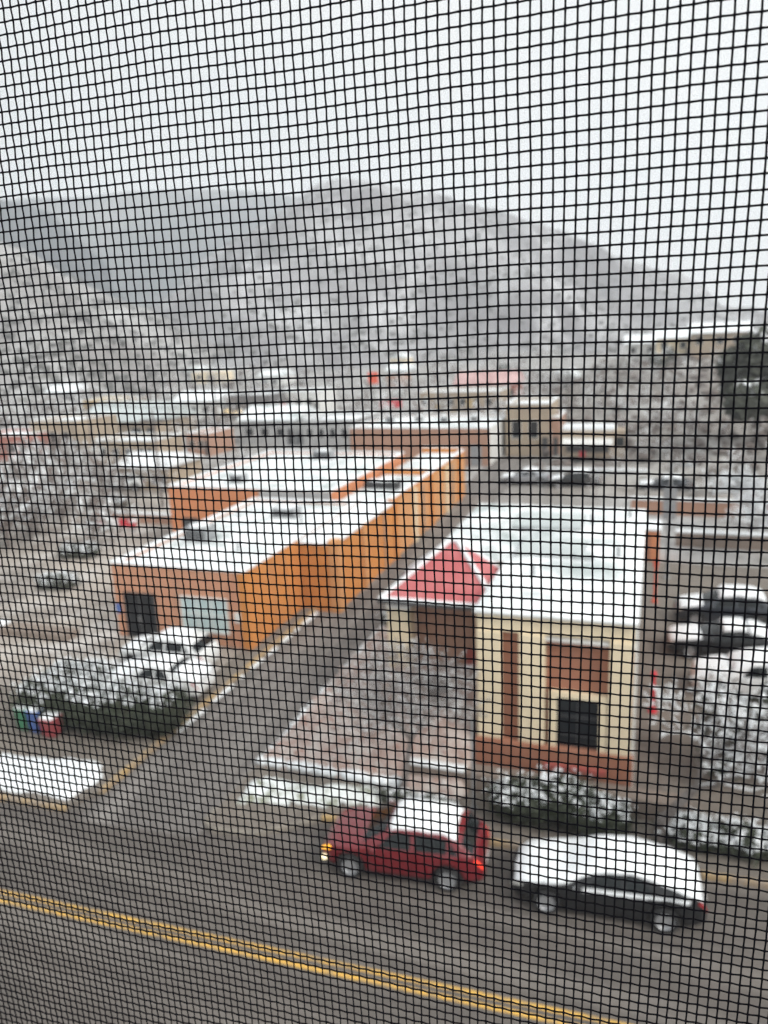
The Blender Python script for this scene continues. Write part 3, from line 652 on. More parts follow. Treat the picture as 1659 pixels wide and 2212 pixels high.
def car(label, a, b, rot, spec, paint, z=0.0, name='parked_car', rimm='rim', snow=(), lit=False, group=None, detail=True, shoulder=()):
    S = CarShape(spec['L'], spec['Wd'], spec['top'], spec['belt'], spec['wx'], spec['wr'], inset=spec['inset'])
    r_ = root(name, label, 'car', a, b, z, rot, group)
    L2 = S.L / 2; T = [0, .4, 1, 1.5, 2, 2.5, 2.9, 3, 3.08, 3.5, 3.92, 4, 4.15, 4.5, 5, 5.5, 6]
    xs = sorted(set([-L2 + S.L * i / 70 for i in range(71)] + [xw + d for xw in S.wx for d in (-S.wr - .069, S.wr + .069)]))
    rows = [[S.P(x, t) for t in T] + [S.P(x, t, 0, -1) for t in reversed(T[:-1])] for x in xs]
    mb = MB().grid(rows); nc = len(rows[0]); nr = len(rows)
    mb.f += [(i * nc + nc - 1, i * nc, (i + 1) * nc, (i + 1) * nc + nc - 1) for i in range(nr - 1)]
    mb.f += [tuple(range(nc - 1, -1, -1)), tuple((nr - 1) * nc + k for k in range(nc))]
    body = mb.build('body', paint, r_, True)
    for x0, x1, nm in ((*spec['ws'], 'windscreen'), (*spec['rw'], 'rear_window')):
        g = MB()
        for sd in (1, -1): car_patch(g, S, x0, x1, 4.12, 6, .006, sd, 8, 5)
        g.build(nm, 'carglass', r_, True)
    for k, (x0, x1) in enumerate(spec['sw']):
        for sd in (1, -1):
            g = MB()
            def xf(f, x0=x0, x1=x1, k=k):
                s0 = x0 + (0.42 * f if k == 0 else 0.02); s1 = x1 - ((0.30 * f) if k == len(spec['sw']) - 1 else 0.0)
                return (s0, max(s0 + .02, s1))
            car_patch(g, S, x0, x1, 3.1, 3.88, .007, sd, 8, 4, xf); g.build('side_window', 'carglass', r_, True)
    for sd in (1, -1):
        g = MB(); car_patch(g, S, -L2 + .03, -L2 + .34, 2.3, 2.85, .012, sd, 6, 3); g.build('headlight', 'amberlit' if lit and sd == -1 else 'headlamp', r_, True)
        g = MB(); car_patch(g, S, L2 - .22, L2 - .02, 2.42, 2.88, .012, sd, 6, 3); g.build('taillight', 'taillit' if lit else 'tail', r_, True)
        g = MB(); car_patch(g, S, -L2 + .1, L2 - .1, 0.0, .42, .01, sd, 60, 2); g.build('sill_trim', 'black', r_, True)
        m_ = MB().blob((-.62, sd * (S.w + .1), smoothprof(spec['belt'], -.6) + .07), .09, .11, .08, 1, 10, 6, .05); m_.build('mirror', paint, r_, True)
        if detail:
            dl = MB()
            for x in (-.78, .38, 1.22): car_patch(dl, S, x - .008, x + .008, .45, 2.95, .004, sd, 1, 8)
            dl.build('door_gap', 'black', body)
            for x in (.2, 1.05):
                q = S.P(x, 2.6, .02, sd); MB().box(q.x - .09, q.x + .09, q.y - .02, q.y + .02, q.z - .015, q.z + .015, .005).build('door_handle', paint, body)
    MB().box(-L2 - .015, -L2 + .05, -.5, .5, .36, .58, .02).build('grille', 'black', r_)
    MB().box(L2 - .04, L2 + .015, -.26, .26, .5, .62).build('number_plate', 'white', r_)
    if lit: MB().blob((-L2 + .12, -S.w * .8, .42), .1, .07, .07, 1, 8, 5, 0).build('fog_lamp', 'foglit', r_, True)
    ty, rm = wheel_meshes(S.wr, rimm)
    for xw in S.wx:
        for sd in (1, -1):
            w_ = bpy.data.objects.new('wheel', ty); COL.objects.link(w_); w_.parent = r_
            w_.location = (xw, sd * (S.w - .1), S.wr); w_.rotation_euler = (0, 0, 0 if sd > 0 else math.pi)
            q = bpy.data.objects.new('rim', rm); COL.objects.link(q); q.parent = w_
    for x0, x1 in shoulder:
        for sd in (1, -1):
            g = MB(); car_patch(g, S, x0, x1, 2.72, 3.06, .03, sd, 30, 3)
            g.v = [(p[0], p[1], p[2] + (.06 * noise.noise(Vector((p[0] * 3.1, sd, 4))) if k % 4 == 0 else 0)) for k, p in enumerate(g.v)]; g.build('shoulder_snow', 'snow', r_, True)
    for x0, x1, t0, th in snow:
        sm_ = MB(); car_snow(sm_, S, x0, x1, t0, th, a * 3.1 + b); sm_.build('snow_cover', 'snow', r_, True)
    return r_
car('red crossover with white snow on its roof in front of the house', -6.0, 17.05, 5.0, SUV, 'redpaint', 0.0, lit=True, snow=[(-.26, 1.5, 4.1, .09)])
car('charcoal car buried in snow from hood to boot behind the red car', -0.75, 17.2, 3.5, SEDAN, 'greypaint', 0.0, rimm='rim', shoulder=[(-.75, 1.9)], snow=[(-2.22, 2.22, lambda x: 3.25 if x < -1.1 else min(3.94, 3.25 + (x + 1.1) * 1.6), .085)])
car('white boxy car with dark windows parked near the salmon front wall', -20.0, 26.2, 1.0, SUV, 'whitepaint', PZ, snow=[(-.25, 1.2, 4.3, .07), (-2.1, -1.05, 3.9, .06)])
car('snow covered white car between the evergreen hedge and the boxy car', -19.0, 24.0, 1.0, SEDAN, 'whitepaint', PZ, snow=[(-2.2, -.25, 3.9, .09), (.1, .95, 4.05, .08), (1.3, 2.25, 3.9, .08)])
car('dark car with thick snow on its roof, farthest of the three behind the house', 3.4, 37.0, 2, SUV, 'navypaint', PZ, snow=[(-.3, 1.65, 4.0, .12), (-2.0, -1.0, 3.95, .05)])
car('dark car with snowy hood and roof, middle of the three behind the house', 3.1, 33.2, 2, SEDAN, 'greypaint', PZ, snow=[(-2.2, -.95, 3.9, .1), (-.1, .8, 4.0, .1), (.9, 2.2, 3.9, .09)])
car('white car heaped with snow, nearest of the three behind the house', 3.9, 29.6, 2, SUV, 'whitepaint', PZ, snow=[(-2.1, -.9, 3.6, .14), (-.9, 2.1, 3.9, .14)])
for k, (a_, b_, rt, pt, lb) in enumerate([(-11.0, 68.4, 4, 'silverpaint', 'grey car parked beyond the cream house toward the brown building'), (-6.5, 67.3, 2, 'greypaint', 'dark car parked behind the cream house roof line'),
      (1.0, 66.5, 0, 'navypaint', 'dark car parked below the right hillside'), (-48.5, 60.2, 8, 'whitepaint', 'snowy white car parked in the far left lot'), (-41.0, 66.0, 8, 'silverpaint', 'silver car parked beyond the far left lot'), (-57.5, 57.0, 8, 'greypaint', 'dark car at the left end of the far lot')]):
    car(lb, a_, b_, rt, SUV if k % 2 else SEDAN, pt, 0.12 if b_ < 64 and a_ < -30 else -0.05, snow=[(-.2, 1.2, 4.1, .1), (-2.1, -1.0, 4.0, .06)], detail=False)

# ------------------------------------------------------------------ plants
def shrub_parts(parent, blobs, nleaf, size, seed, snowfrac=0.5, leafm='leaf', corem='core', tz=0.12):
    r = random.Random(seed); core = MB(); lf = MB(); sn = MB()
    for k, (c, rx_, ry_, rz_) in enumerate(blobs):
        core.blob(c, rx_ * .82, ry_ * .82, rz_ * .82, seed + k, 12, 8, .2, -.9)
    for _ in range(nleaf):
        c, rx_, ry_, rz_ = r.choice(blobs)
        d = Vector((r.gauss(0, 1), r.gauss(0, 1), r.gauss(0, 1) * .9 + .15)).normalized(); k = r.uniform(.8, 1.12) if r.random() > .14 else r.uniform(1.1, 1.42)
        p = Vector((c[0] + d.x * rx_ * k, c[1] + d.y * ry_ * k, max(0.03, c[2] + d.z * rz_ * k)))
        top = d.z > tz + 0.25 * noise.noise(p * 1.3 + Vector((seed, 0, 0)))
        s_ = size * r.uniform(.6, 1.5)
        u = Vector((r.gauss(0, 1), r.gauss(0, 1), r.gauss(0, .5))).normalized(); v = d.cross(u)
        v = (v if v.length > .1 else d.orthogonal()).normalized()
        if top and r.random() < snowfrac and noise.noise(p * 3.1 + Vector((0, seed, 0))) > -0.18:
            u.z *= .3; v.z *= .3; p.z += .01; w = s_ * 1.25; mbx = sn
        else: w = s_; mbx = lf
        o = len(mbx.v)
        mbx.v += [tuple(p - u * w * .5), tuple(p + v * w * .4), tuple(p + u * w * .7 + Vector((0, 0, -.2 * w))), tuple(p - v * w * .4)]; mbx.f.append((o, o + 1, o + 2, o + 3))
        if mbx is sn:
            mbx.v.append(tuple(p + Vector((0, 0, w * .3)))); q = o + 4
            mbx.f += [(o, o + 1, q), (o + 1, o + 2, q), (o + 2, o + 3, q), (o + 3, o, q)]
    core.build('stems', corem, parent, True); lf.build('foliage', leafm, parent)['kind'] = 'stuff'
    sn.build('snow', 'snow', parent, True)['kind'] = 'stuff'
hr = random.Random(3)
h = root('evergreen_hedge', 'wide dark evergreen hedge with snow on top at the left', 'hedge', -19.6, 20.9, PZ, 2)
shrub_parts(h, [((-2.6 + k * .48, hr.uniform(-.25, .25), .8 + .1 * math.sin(k * 1.7)), .66, .95 + .12 * math.sin(k), .86 + .12 * math.sin(k * 2.3)) for k in range(13)], 12500, .11, 11, .6, tz=.62)
h = root('evergreen_shrub', 'pale snowy shrub behind the hedge at the far left', 'shrub', -22.2, 23.4, PZ)
shrub_parts(h, [((-.9, 0, .5), .9, .7, .6), ((.5, .1, .55), 1.0, .7, .65), ((1.7, 0, .4), .8, .6, .5)], 3600, .1, 12, .8, 'pine')
h = root('evergreen_shrub', 'round evergreen shrub dusted with snow between the red and charcoal cars', 'shrub', -2.3, 19.6, PZ)
shrub_parts(h, [((-1.0, 0, .62), .9, .6, .62), ((.2, .1, .78), 1.0, .62, .72), ((1.2, 0, .55), .85, .55, .55)], 5600, .1, 13, .42, tz=.3)
h = root('evergreen_shrub', 'low snowy shrub at the right edge beyond the charcoal car', 'shrub', 2.6, 19.8, PZ)
shrub_parts(h, [((-1.2, 0, .38), .8, .5, .42), ((0, 0, .4), .8, .5, .45), ((1.3, .1, .36), .8, .5, .4), ((2.4, 0, .34), .7, .5, .38)], 4200, .1, 14, .85)
h = root('evergreen_shrub', 'green grass tuft shrub behind the red car beside the snow bed', 'shrub', -6.6, 19.5, PZ)
shrub_parts(h, [((-.5, 0, .12), .7, .35, .2), ((.6, 0, .12), .7, .35, .18)], 1000, .09, 15, .25, 'pine', 'pine')
h = root('evergreen_shrub', 'small snowy shrub at the street side foot of the porch pillar', 'shrub', -11.6, 33.0, PZ)
shrub_parts(h, [((0, 0, .4), .7, .9, .5), ((.6, 1.2, .4), .6, .7, .45)], 1500, .1, 16, .6)

def bare_tree(label, a, b, z, hgt, spread, seed, levels=5, nb=(5, 4, 4, 3), lean=(0, 0), trunk_h=0.3, snow=0.75, r0=0.14, name='bare_tree', twigw=1.0, snoww=1.0):
    r = random.Random(seed); segs = []
    t_ = root(name, label, 'tree', a, b, z)
    def grow(p, d, ln, rad, lev):
        n = 3 if lev < 2 else 2; q = p
        for k in range(n):
            d2 = (d + Vector((r.gauss(0, .16), r.gauss(0, .16), r.gauss(0, .1) + (.05 if lev > 0 else 0)))).normalized()
            q2 = q + d2 * ln / n; ra, rb_ = rad * (1 - .35 * k / n), rad * (1 - .35 * (k + 1) / n)
            segs.append((q, q2, ra, rb_, lev)); q, d = q2, d2
            if lev > 0 and lev < levels - 1 and k < n - 1: branch(q, d, ln, rb_, lev, 1)
        if lev < levels - 1: branch(q, d, ln, rad * .65, lev, nb[min(lev, len(nb) - 1)])
    def branch(q, d, ln, rad, lev, count):
        ph = r.random() * 6.28
        for i in range(count):
            an = r.uniform(.45, .95) * spread; az = ph + 6.28 * i / count + r.uniform(-.4, .4)
            u = d.orthogonal().normalized(); v = d.cross(u)
            nd = (d * math.cos(an) + (u * math.cos(az) + v * math.sin(az)) * math.sin(an)); nd.z = nd.z * .8 + .12
            grow(q, nd.normalized(), ln * r.uniform(.55, .8), rad * r.uniform(.5, .7), lev + 1)
    grow(Vector((0, 0, -.05)), Vector((lean[0], lean[1], 1)).normalized(), hgt * trunk_h, r0, 0)
    tr, cr, sn = MB(), MB(), MB()
    for (p, q, ra, rb_, lev) in segs:
        if lev < 2: tr.tube(p, q, ra, rb_, 7, False)
        else:
            cr.tube(p, q, max(ra, .006 * twigw), max(rb_, .004 * twigw), 3, False)
        if lev >= 1 and r.random() < snow and abs((q - p).normalized().z) < .85:
            up = Vector((0, 0, ra * .7 + .004)); w = min(.045, max(ra, .012) * 1.1 + .012) * snoww
            sn.tube(p + up, q + up, w, w * .8, 4, True)
    tr.build('trunk', 'bark', t_, True); cr.build('crown', 'twig', t_); sn.build('snow', 'snow', t_)['kind'] = 'stuff'
    return t_
bare_tree('bare street tree with snowy twigs in front of the porch', -7.1, 19.9, PZ, 7.0, .9, 21, 7, (5, 4, 3, 3, 2, 2), (.1, .05), .25, .22, .12, snoww=.55, twigw=1.3)
bare_tree('bare street tree thick with snow right of the cream house', 0.5, 19.7, PZ, 6.6, .95, 24, 6, (4, 3, 3, 3, 2), (.2, .08), .34, .35, .17, snoww=1.0, twigw=1.5)
h = root('snowy_evergreen', 'snow laden evergreen at the right edge beside the house side yard', 'tree', 3.6, 23.6, PZ)
hq = random.Random(8)
MB().tube((0, 0, -.05), (0, 0, 2.5), .12, .06, 8).build('trunk', 'bark', h)
shrub_parts(h, [((hq.uniform(-1.6, 2.4), hq.uniform(-.9, .9), hq.uniform(.6, 2.9)), hq.uniform(.45, .8), hq.uniform(.45, .8), hq.uniform(.3, .5)) for _ in range(17)], 8000, .13, 17, .85, tz=.3)
bare_tree('slim bare tree standing by the terracotta block', -34.3, 48.5, PZ, 6.0, .6, 29, 4, (4, 3, 3), (0, 0), .45, .5, .13)
bare_tree('bare tree in the left lot beside the red and white barrier', -43.5, 42.5, PZ, 5.0, .9, 31, 5, (4, 4, 3, 2), (0, 0), .3, .5, .12)
for k, (a_, b_, sd, hh) in enumerate([(-52.0, 50.0, 71, 5.5), (-47.5, 37.0, 72, 4.0), (-60.0, 66.0, 73, 6.0), (-38.0, 63.0, 74, 5.0), (-66.0, 46.0, 75, 5.0)]):
    bare_tree(['dark leafless tree in the middle of the far left lot', 'small leafless tree in the near part of the left lot', 'leafless tree before the tan row at the far left', 'leafless tree right of the pale yellow shed', 'leafless tree at the left edge of the lot'][k], a_, b_, PZ, hh, .95, sd, 5, (5, 4, 3, 2), (0, 0), .3, .35, .13, twigw=2.2)
for k, (a_, b_, w_) in enumerate([(-45, 53, 2.2), (-54, 43, 2.6), (-36.5, 39.5, 1.6), (-62, 55, 3.0), (-33.2, 33.8, 1.3), (-48, 64, 2.0)]):
    h = root('snowy_bush', ['snowy bush behind the barrier wall', 'wide snowy bush in the middle left lot', 'snowy bush halfway between barrier and salmon wall', 'snowy bush heap near the dark car at the lot end', 'small snowy bush by the left corner of the orange building', 'snowy bush beyond the white car in the far lot'][k], 'bush', a_, b_, PZ)
    shrub_parts(h, [((-w_ * .4, 0, .35), w_ * .5, .7, .5), ((w_ * .35, .2, .4), w_ * .5, .7, .55)], 900, .17, 80 + k, .6, 'pine')
# ------------------------------------------------------------------ street furniture
def bin_(label, a, b, m, w=.55, h_=1.0):
    r_ = root('wheelie_bin', label, 'bin', a, b, PZ, rnd.uniform(-8, 8))
    mb = MB(); p0, p1 = w * .40, w * .5
    vs = [(-p0, -p0, .08), (p0, -p0, .08), (p0, p0, .08), (-p0, p0, .08), (-p1, -p1, h_ * .9), (p1, -p1, h_ * .9), (p1, p1, h_ * .9), (-p1, p1, h_ * .9)]
    mb.add(vs, [(3, 2, 1, 0), (4, 5, 6, 7), (0, 1, 5, 4), (1, 2, 6, 5), (2, 3, 7, 6), (3, 0, 4, 7)]); mb.build('body', m, r_)
    MB().box(-p1 - .03, p1 + .03, -p1 - .04, p1 + .03, h_ * .9 + .002, h_, .03).build('lid', m, r_)
    MB().box(-p1 + .02, p1 - .02, -p1, p1 - .03, h_ + .002, h_ + .06, .025).build('snow_cap', 'snow', r_)
    for s_ in (-1, 1): MB().tube((s_ * p0 - .02, p0 + .02, .1), (s_ * p0 + .03, p0 + .02, .1), .1, .1, 12).build('wheel', 'tyre', r_)
    MB().tube((-p1 * .8, p1 + .06, h_ * .88), (p1 * .8, p1 + .06, h_ * .88), .018, .018, 6).build('handle', 'black', r_)
bin_('green wheelie bin at the left end of the hedge', -22.0, 19.85, 'bingreen', .46, .95)
bin_('blue wheelie bin between the green and red ones', -21.4, 19.85, 'binblue', .5, .95)
bin_('red wheelie bin nearest the dark hedge front', -20.65, 19.75, 'binred', .58, .8)
def post(label, a, b, h_, r_=.05, m='metal', cat='post', head=None, name='street_post'):
    o = root(name, label, cat, a, b, PZ)
    MB().tube((0, 0, -.05), (0, 0, h_), r_, r_ * .8, 10).build('pole', m, o)
    MB().tube((0, 0, 0), (0, 0, .08), r_ * 2.2, r_ * 2.0, 10).build('base', m, o)
    if head: head(o, h_)
    return o
post('slender grey post in front of the cream house corner', -4.72, 19.7, 3.0, .055, 'metal')
post('dark grey lamp post right of the cream house', .9, 43.0, 6.5, .09, 'hvac', 'lamp post', lambda o, h_: (MB().box(-.05, .9, -.05, .05, h_ - .08, h_, .02).build('arm', 'hvac', o), MB().box(.6, 1.2, -.12, .12, h_ - .16, h_ - .06, .03).build('lamp_head', 'metal', o), MB().box(-.35, .35, -.04, .04, h_ * .52, h_ * .8).build('banner', 'hvac', o)), 'lamp_post')
post('red marker post near the lamp post behind the house', .3, 39.0, 2.2, .07, 'orangesign', head=lambda o, h_: MB().box(-.12, .12, -.03, .03, h_ - .3, h_ + .1).build('plate', 'orangesign', o))
post('red hydrant-like post beside the nearest snowy car', .3, 27.2, 1.5, .08, 'signred', head=lambda o, h_: MB().blob((0, 0, h_), .12, .12, .12, 1, 8, 6, 0).build('cap', 'signred', o, True))
# red and white barrier in the left lot
br = root('barrier', 'red and white striped barrier in the lot left of the orange building', 'barrier', -38.6, 46.0, PZ, 4)
for k in range(5):
    MB().box(-1.75 + k * .7, -1.05 + k * .7, -.06, .06, .35, .95).build('panel', 'signwhite' if k in (1, 2) else 'signred', br)
for x in (-1.5, 1.5): MB().box(x - .05, x + .05, -.3, .3, 0, .12).box(x - .04, x + .04, -.05, .05, .1, .36).build('foot', 'metal', br)
lw = root('low_wall', 'low snow topped wall behind the red and white barrier', 'wall', -37, 48.5, PZ)
MB().box(-6, 9.5, 0, .35, 0, .7).build('wall', 'brownw', lw); MB().box(-6.05, 9.55, -.04, .39, .702, .82, .03).build('snow_cap', 'snow', lw)
bd = root('planter_bed', 'brown planter bed with snowy edge left of the salmon front', 'planter', -29.2, 27.6, PZ)
MB().box(-3.2, 2.6, -.5, .5, 0, .35, .03).build('edging', 'taupe', bd); MB().box(-3.1, -1.6, -.42, .42, .352, .44, .03).build('snow_cap', 'snow', bd)

# ------------------------------------------------------------------ the town beyond
FOOT = []
def house(label, px0, px1, py, wall, h_, depth=8.0, b=None, roof='flat', roofm='snow', name='far_building', cat='building', rot=0.0, wins=3, door=True, zbase=0.0, group=None, rh=1.6):
    """far building standing on the valley floor; px0..px1 its width and py its foot in the photograph"""
    v0, v1 = ray(px0, py), ray(px1, py)
    t0, t1 = -(CAMH - zbase) / v0.z, -(CAMH - zbase) / v1.z
    p0, p1 = v0 * t0, v1 * t1; a0, b0 = ab(p0); a1, b1 = ab(p1)
    w_ = abs(a1 - a0); o = root(name, label, cat, min(a0, a1), (b0 + b1) / 2, zbase, rot, group)
    FOOT.append((min(a0, a1), max(a0, a1), (b0 + b1) / 2, (b0 + b1) / 2 + depth))
    if roof == 'flat':
        flat_block(o, 0, w_, 0, depth, h_, wall, .35, .3, px0, roofm=roofm)
    else:
        MB().box(0, w_, 0, depth, -.3, h_).build('wall', wall, o)
        e = .4; z = h_ + .004
        if roof == 'gable':                              # ridge along a
            pr = [(-e, -e, z), (w_ + e, -e, z), (w_ + e, depth + e, z), (-e, depth + e, z), (-e, depth / 2, z + rh), (w_ + e, depth / 2, z + rh)]
            MB().add(pr, [(0, 1, 5, 4), (2, 3, 4, 5), (0, 4, 3), (1, 2, 5), (3, 2, 1, 0)]).build('roof', roofm, o)
        else:
            pr = [(-e, -e, z), (w_ + e, -e, z), (w_ + e, depth + e, z), (-e, depth + e, z), (w_ / 2, -e, z + rh), (w_ / 2, depth + e, z + rh)]
            MB().add(pr, [(1, 2, 5, 4), (3, 0, 4, 5), (0, 1, 4), (2, 3, 5), (3, 2, 1, 0)]).build('roof', roofm, o)
    n = wins; u = w_ / (n + .5)
    for k in range(n):
        win(o, u * (k + .35), u * (k + .85), h_ * .35, h_ * .68, 0, -1, 'y', 'glass', 'white', (1, 1), .05, fw=.06)
    if door: MB().box(w_ - u * .45, w_ - u * .1, -.05, .01, 0, min(2.1, h_ * .7)).build('door', 'dark', o)
    return o
house('red brick house with bright snowy roof at the left edge', -60, 66, 995, 'brickfar', 3.2, 7)
house('tan stucco house with pale front beside the red brick one', 72, 178, 985, 'tan', 4.6, 8)
house('long shed with pale grey metal roof behind the tan house', 175, 345, 955, 'tan', 3.0, 10, roof='gable', roofm='greyroof', rh=2.4)
house('yellow building far behind the grey metal roof', 185, 270, 905, 'yellow', 3.6, 7)
house('low tan row with snowy roof below the grey shed', 205, 340, 1003, 'tan', 2.8, 6, wins=4)
house('pale yellow shed with snowy roof left of the terracotta block', 255, 370, 1062, 'tan', 2.4, 6, roof='gable', roofm='snow', rh=1.0)
house('dark timber building with warm lamps in the town centre', 498, 582, 905, 'darkwall', 4.2, 9, wins=2)
house('white building right of the dark timber one', 590, 690, 895, 'white', 4.0, 8, wins=4)
house('grey house with snowy gable in front of the timber building', 520, 640, 960, 'greywall', 3.2, 8, roof='gable', roofm='roofsnow')
house('grey flat roofed house left of the brown building', 655, 770, 965, 'greywall', 3.4, 9, wins=4)
house('pink roofed building at the foot of the mountain', 985, 1112, 866, 'brickfar', 3.2, 9, roof='gable', roofm='pink', rh=2.2)
house('tan building with small bright signs behind the brown roof', 905, 1080, 893, 'tan', 3.6, 9, wins=6)
house('tall tan building right of the brown one', 1092, 1188, 985, 'tan', 5.7, 8, wins=2)
house('brown shed right of the tall tan building', 1165, 1208, 985, 'brownw', 4.2, 6, wins=1)
house('white house on the plain left of the dark timber building', 380, 470, 905, 'white', 3.2, 8, roof='gable', roofm='snow')
house('small grey house with snowy roof under the left slope', 100, 160, 875, 'greywall', 3.0, 8, roof='gable', roofm='snow')
house('small brown house near the pole in the left town', 405, 455, 985, 'brownw', 2.8, 6, wins=2)
house('grey building right of the food truck below the hillside', 1330, 1400, 930, 'greywall', 3.0, 7, wins=3)
# a few rows farther out that nothing tells apart
hr = random.Random(12)
for k in range(20):
    wm = ['white', 'tan', 'greywall', 'brownw', 'cream'][k % 5]; rf = ['gable', 'hip', 'flat'][(k // 5) % 3]; wd = {'greywall': 'grey', 'brownw': 'brown'}.get(wm, wm)
    px = hr.uniform(-40, 1230); py = hr.uniform(795, 858)
    house('far small %s house with snowy %s roof on the valley floor' % (wd, {'gable': 'long ridged', 'hip': 'peaked', 'flat': 'flat'}[rf]), px, px + hr.uniform(26, 58), py, wm, hr.uniform(2.8, 4.2), 8, roof=rf, roofm='roofsnow', wins=2, door=False, group='far small houses on the valley floor')
# houses along the top of the right hillside
for k, (px, py, dd, lb) in enumerate([(1405, 762, 158, 'low snowy roofed house at the left end of the hillside top'), (1475, 752, 150, 'snowy roofed house in the middle of the hillside top'), (1555, 742, 142, 'tan snowy roofed house on the hillside beside the dark tree')]):
    p = far(px, py, dd); a_, b_ = ab(p)
    o = root('hill_house', lb, 'house', a_, b_, p.z - .8)
    MB().box(-4.5, 4.5, 0, 7, -1.5, 2.6).build('wall', ['white', 'cream', 'tan'][k], o)
    MB().add([(-5, -.5, 2.604), (5, -.5, 2.604), (5, 7.5, 2.604), (-5, 7.5, 2.604), (-5, 3.5, 4.3), (5, 3.5, 4.3)], [(0, 1, 5, 4), (2, 3, 4, 5), (0, 4, 3), (1, 2, 5), (3, 2, 1, 0)]).build('roof', 'snow', o)
    for x in (-3.2, 0, 2.6): win(o, x - .5, x + .5, .8, 1.9, 0, -1, 'y', 'glass', 'white', fw=.06)
# food truck with white top and a red drum beneath
ft = root('food_truck', 'tan food truck with white awning and snowy top behind the cream house', 'truck', -9.1, 78.6, -.05)
MB().box(0, 6.3, 0, 2.4, .75, 3.5, .08).build('body', 'tan', ft)
MB().box(.1, 5.3, .05, 2.3, 3.502, 3.95, .12).build('snow_cap', 'snow', ft)
MB().add([(.2, -.02, 2.75), (5.2, -.02, 2.75), (5.2, -1.0, 2.25), (.2, -1.0, 2.25), (.2, -.02, 2.69), (5.2, -.02, 2.69), (5.2, -1.0, 2.17), (.2, -1.0, 2.17)], [(0, 1, 2, 3), (7, 6, 5, 4), (3, 2, 6, 7), (0, 3, 7, 4), (1, 5, 6, 2)]).build('awning', 'white', ft)
MB().box(.6, 4.8, -.03, .02, 1.3, 2.1).build('serving_hatch', 'dark', ft)
MB().box(5.4, 6.25, -.02, .03, 1.9, 2.9).build('cab_window', 'carglass', ft)
for x in (1.2, 5.2):
    for y in (.12, 2.28): MB().tube((x, y - .12, .42), (x, y + .12, .42), .42, .42, 16).build('wheel', 'tyre', ft)
MB().box(1.9, 2.5, -.06, .0, .8, 1.4).build('red_panel', 'signred', ft)
sg = root('fuel_sign', 'orange-red sign on a pole in the far town', 'sign', *ab(ray(808, 862) * (-CAMH / ray(808, 862).z)), 0)
MB().tube((0, 0, 0), (0, 0, 5.0), .15, .15, 8).build('pole', 'metal', sg); MB().box(-1.1, 1.1, -.15, .15, 3.2, 5.6, .05).build('panel', 'orangesign', sg)
sg = root('shop_banner', 'pink red banner left of the tan building with signs', 'banner', *ab(ray(845, 890) * (-CAMH / ray(845, 890).z)), 0)
MB().box(-2.0, 2.0, -.05, .05, .8, 2.2).build('cloth', 'signred', sg)
for x in (-1.9, 1.9): MB().tube((x, .1, 0), (x, .1, 2.3), .06, .06, 6).build('pole', 'metal', sg)
for k, (px, py, m_, lb) in enumerate([(620, 893, 'signred', 'small red sign on the white town building'), (1018, 884, 'yellow', 'small yellow sign on the tan building behind the brown roof'), (950, 886, 'yellow', 'narrow yellow panel toward the left of the tan sign building')]):
    v = ray(px, py + 12); p = v * (-CAMH / v.z); a_, b_ = ab(p)
    sg = root('wall_sign', lb, 'sign', a_, b_ - .8, 0); MB().box(-.7, .7, -.06, .06, 1.2, 2.6).build('panel', m_, sg); MB().tube((0, .08, 0), (0, .08, 1.3), .05, .05, 6).build('pole', 'metal', sg)
# string lamps in front of the timber building
v = ray(540, 908); p = v * (-CAMH / v.z); a_, b_ = ab(p)
ls = root('string_lights', 'row of warm string lamps on the dark timber building', 'lights', a_, b_ - 1.2, 0)
for k in range(11): MB().blob((-4.6 + k * .92, 0, 1.5 + .25 * math.sin(k * 1.9)), .28, .2, .28, k, 8, 6, 0).build('bulb', 'lamp', ls, True)
MB().tube((-5, 0, 1.95), (5, 0, 1.95), .03, .03, 5).build('cable', 'dark', ls)
for x in (-5, 5): MB().tube((x, 0, 0), (x, 0, 2.1), .06, .06, 6).build('pole', 'dark', ls)

# trees of the far town and hillside
def pine_tree(label, p, h_, w_, seed, group=None, snow=.35, m='pine', name='juniper_tree', n=900):
    a_, b_ = ab(p); r = random.Random(seed)
    t_ = root(name, label, 'tree', a_, b_, p.z, 0, group)
    MB().tube((0, 0, -.4), (0, 0, h_ * .5), w_ * .09, w_ * .05, 7).build('trunk', 'bark', t_)
    cr, sn = MB(), MB(); lobes = [(Vector((r.gauss(0, .3) * w_, r.gauss(0, .3) * w_, h_ * r.uniform(.25, .85))), w_ * r.uniform(.28, .5)) for _ in range(9)]
    for _ in range(n):
        c, rr = r.choice(lobes); d = Vector((r.gauss(0, 1), r.gauss(0, 1), r.gauss(0, 1))).normalized()
        q = c + d * rr * r.uniform(.55, 1.1); s_ = w_ * r.uniform(.05, .12)
        u = Vector((r.gauss(0, 1), r.gauss(0, 1), r.gauss(0, 1))).normalized(); v = u.orthogonal().normalized()
        mbx = sn if d.z > .3 and r.random() < snow else cr; o = len(mbx.v)
        mbx.v += [tuple(q - u * s_), tuple(q + v * s_), tuple(q + u * s_), tuple(q - v * s_)]; mbx.f.append((o, o + 1, o + 2, o + 3))
    cr.build('crown', m, t_); sn.build('snow', 'snow', t_)['kind'] = 'stuff'
    return t_
p = far(1612, 905, 62); p.z = max(p.z, 0.0)
pine_tree('large dark evergreen tree at the right edge of the hillside', far(1634, 915, 78), 9.0, 4.6, 41, snow=.1, name='dark_evergreen', n=5200)
pine_tree('dark round tree against the foot of the mountain', far(1088, 838, 175), 5.5, 3.0, 42, snow=.1)
hr = random.Random(33)
